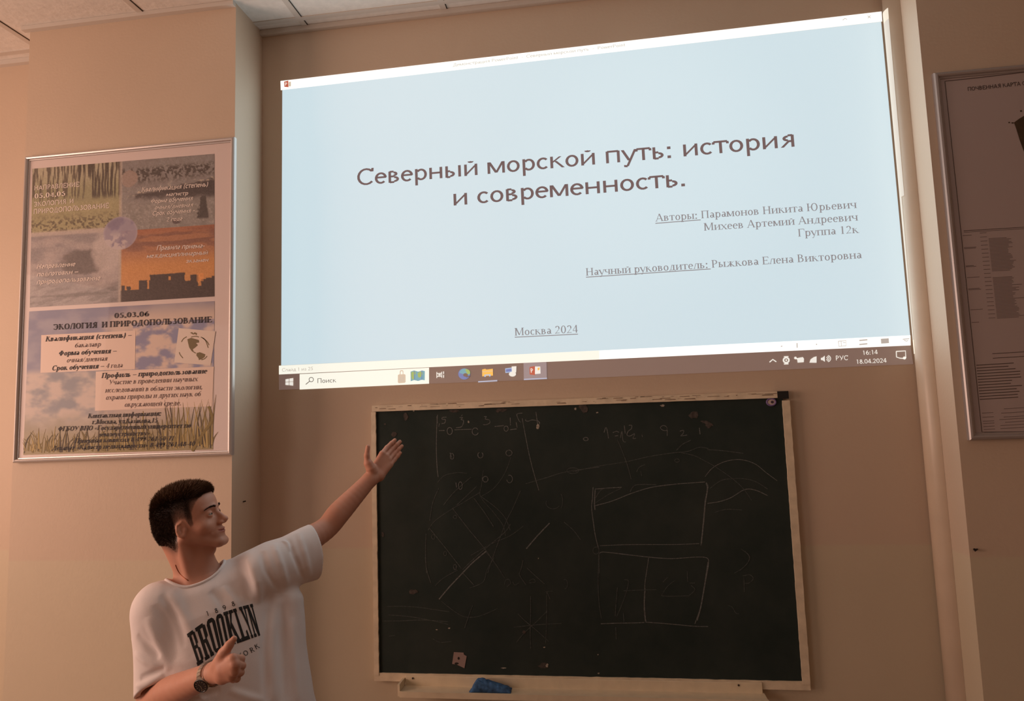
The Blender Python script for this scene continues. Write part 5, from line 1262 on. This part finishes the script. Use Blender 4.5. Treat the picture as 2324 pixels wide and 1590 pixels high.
# necklace, watch and cord
npx = [(398, 1281), (402, 1291), (408, 1301), (416, 1309), (427, 1317)]
MB().tube([tuple(p+nrm(CAM-p)*.0008) for p in cast(np.array(spline(npx, 5)), body_sdf)], .0012, 6).build('necklace', mat('copper_chain', (150, 84, 52), .35, metal=.8), person, smooth=True)
STEEL = mat('steel', (188, 180, 168), .28, metal=.85); DARK = mat('black_dial', (26, 22, 22), .25, coat=.3)
wax = nrm(RWR-RELB); wc = RWR-wax*.010; tocam = nrm(CAM-wc); fwd_ = nrm(tocam-wax*(tocam@wax)); dwn = nrm(A3(0, 0, -1)-wax*(-wax[2])); dl = nrm(fwd_+dwn*.55); dl = nrm(dl-wax*(dl@wax)); sdv = np.cross(wax, dl)
wt = bpy.data.objects.new('wristwatch', None); COL.objects.link(wt); wt.parent = person; wt.location = Vector(wc)-Vector(person.location)
band = MB(); nb = 26; rb = .0318
for i in range(nb):
    a = 2*math.pi*(i+.5)/nb
    if math.cos(a) > .86: continue
    ce = wc+(dl*math.cos(a)+sdv*math.sin(a))*rb; ra = dl*math.cos(a)+sdv*math.sin(a); ta = np.cross(wax, ra); w2, t2, h2 = .0098, rb*math.pi/nb*.92, .0016
    band.add([ce+wax*sx_*w2+ta*sy_*t2+ra*sz_*h2 for sz_ in (-1, 1) for sx_, sy_ in ((-1, -1), (1, -1), (1, 1), (-1, 1))], [(0, 3, 2, 1), (4, 5, 6, 7), (0, 1, 5, 4), (1, 2, 6, 5), (2, 3, 7, 6), (3, 0, 4, 7)])
def wbuild(mb, name, M, smooth=False):
    o = mb.build(name, M, None, smooth); o.parent = wt; o.location = o.location-Vector(wc); return o
wbuild(band, 'band', STEEL)
cc_ = wc+dl*(rb-.003); dl = nrm(dl+tocam*.45+dwn*.06); wax = nrm(wax-dl*(wax@dl)); sdv = np.cross(wax, dl)
def disc(mb, c, ax, r, h0, h1, n=32): return mb.tube([tuple(c+ax*h0), tuple(c+ax*h1)], r, n)
wbuild(disc(MB(), cc_, dl, .0195, 0, .0095), 'case', STEEL)
rg_ = MB(); rg_.tube([tuple(cc_+dl*.0098+(wax*math.cos(t)+sdv*math.sin(t))*.0172) for t in np.linspace(0, 2*math.pi, 37)], .0017, 8, caps=False); wbuild(rg_, 'bezel', DARK, True)
wbuild(disc(MB(), cc_, dl, .0165, .0094, .0101), 'dial', DARK)
hm_ = MB()
for t in np.linspace(0, 2*math.pi, 13)[:-1]:
    e = wax*math.cos(t)+sdv*math.sin(t); f2 = np.cross(dl, e); hm_.add([cc_+dl*.0104+e*.0115+f2*.0006, cc_+dl*.0104+e*.0115-f2*.0006, cc_+dl*.0104+e*.0148-f2*.0006, cc_+dl*.0104+e*.0148+f2*.0006], [(0, 1, 2, 3)])
for t, l in ((1.9, .012), (4.4, .008)):
    e = wax*math.cos(t)+sdv*math.sin(t); f2 = np.cross(dl, e); hm_.add([cc_+dl*.0106-e*.001+f2*.0007, cc_+dl*.0106-e*.001-f2*.0007, cc_+dl*.0106+e*l-f2*.0004, cc_+dl*.0106+e*l+f2*.0004], [(0, 1, 2, 3)])
wbuild(hm_, 'hands', STEEL)
wbuild(disc(MB(), cc_+dl*.005+wax*.0195, wax, .003, 0, .003, 12), 'crown', STEEL)
wax = nrm(RWR-RELB); dl = nrm(fwd_+dwn*.55); sdv = np.cross(wax, dl); crd = MB(); cx_ = RWR+wax*.010
crd.tube([tuple(cx_+(dl*math.cos(t)*.0285+sdv*math.sin(t)*.0285)+wax*.004*math.sin(t)) for t in np.linspace(0, 2*math.pi, 41)], .0013, 6, caps=False).build('bracelet', mat('black_cord', (28, 22, 20), .7), person, smooth=True)

# trousers and shoes (below the picture)
def legs(P):
    d = ell(P-PEL, (0, 0, -.02), (.165, .13, .13))
    Lh = nrm(A3(L[0], L[1], 0)); Fh = A3(-Lh[1], Lh[0], 0)*-1
    for sg in (-1, 1):
        h_ = PEL+Lh*.09*sg-A3(0, 0, .08); k_ = A3(h_[0], h_[1], .47)+Lh*.02*sg+Fh*.015; an_ = A3(k_[0], k_[1], .07)+Lh*.01*sg-Fh*.01
        d = smin(d, chain(P, [h_, k_, an_], [.095, .068, .062], .02), .03)
    return smax(d, .035-P[:, 2], .004)
lo_ = np.array([PEL[0]-.35, PEL[1]-.35, 0.0]); V, Q = polygonize(legs, lo_, lo_+A3(.7, .7, PEL[2]+.2), .008, 3)
np_mesh('trousers', V, Q, mat('dark_trousers', (46, 44, 50), .85, bump=.2, scale=400), person)
Lh = nrm(A3(L[0], L[1], 0)); Fh = A3(-Lh[1], Lh[0], 0)*-1
for sg in (-1, 1):
    an_ = A3(PEL[0], PEL[1], 0)+Lh*.12*sg+Fh*.005
    def shoe(P):
        d = rc(P, an_+A3(0, 0, .045)-Fh*.05, an_+A3(0, 0, .032)+Fh*.15, .045, .036); d = smin(d, rc(P, an_+A3(0, 0, .06), an_+A3(0, 0, .10), .044, .046), .03)
        return smax(d, -P[:, 2]+.001, .003)
    V, Q = polygonize(shoe, an_-A3(.25, .25, .01), an_+A3(.25, .25, .2), .006, 3); np_mesh('shoe', V, Q, mat('black_shoe', (34, 32, 32), .5), person)
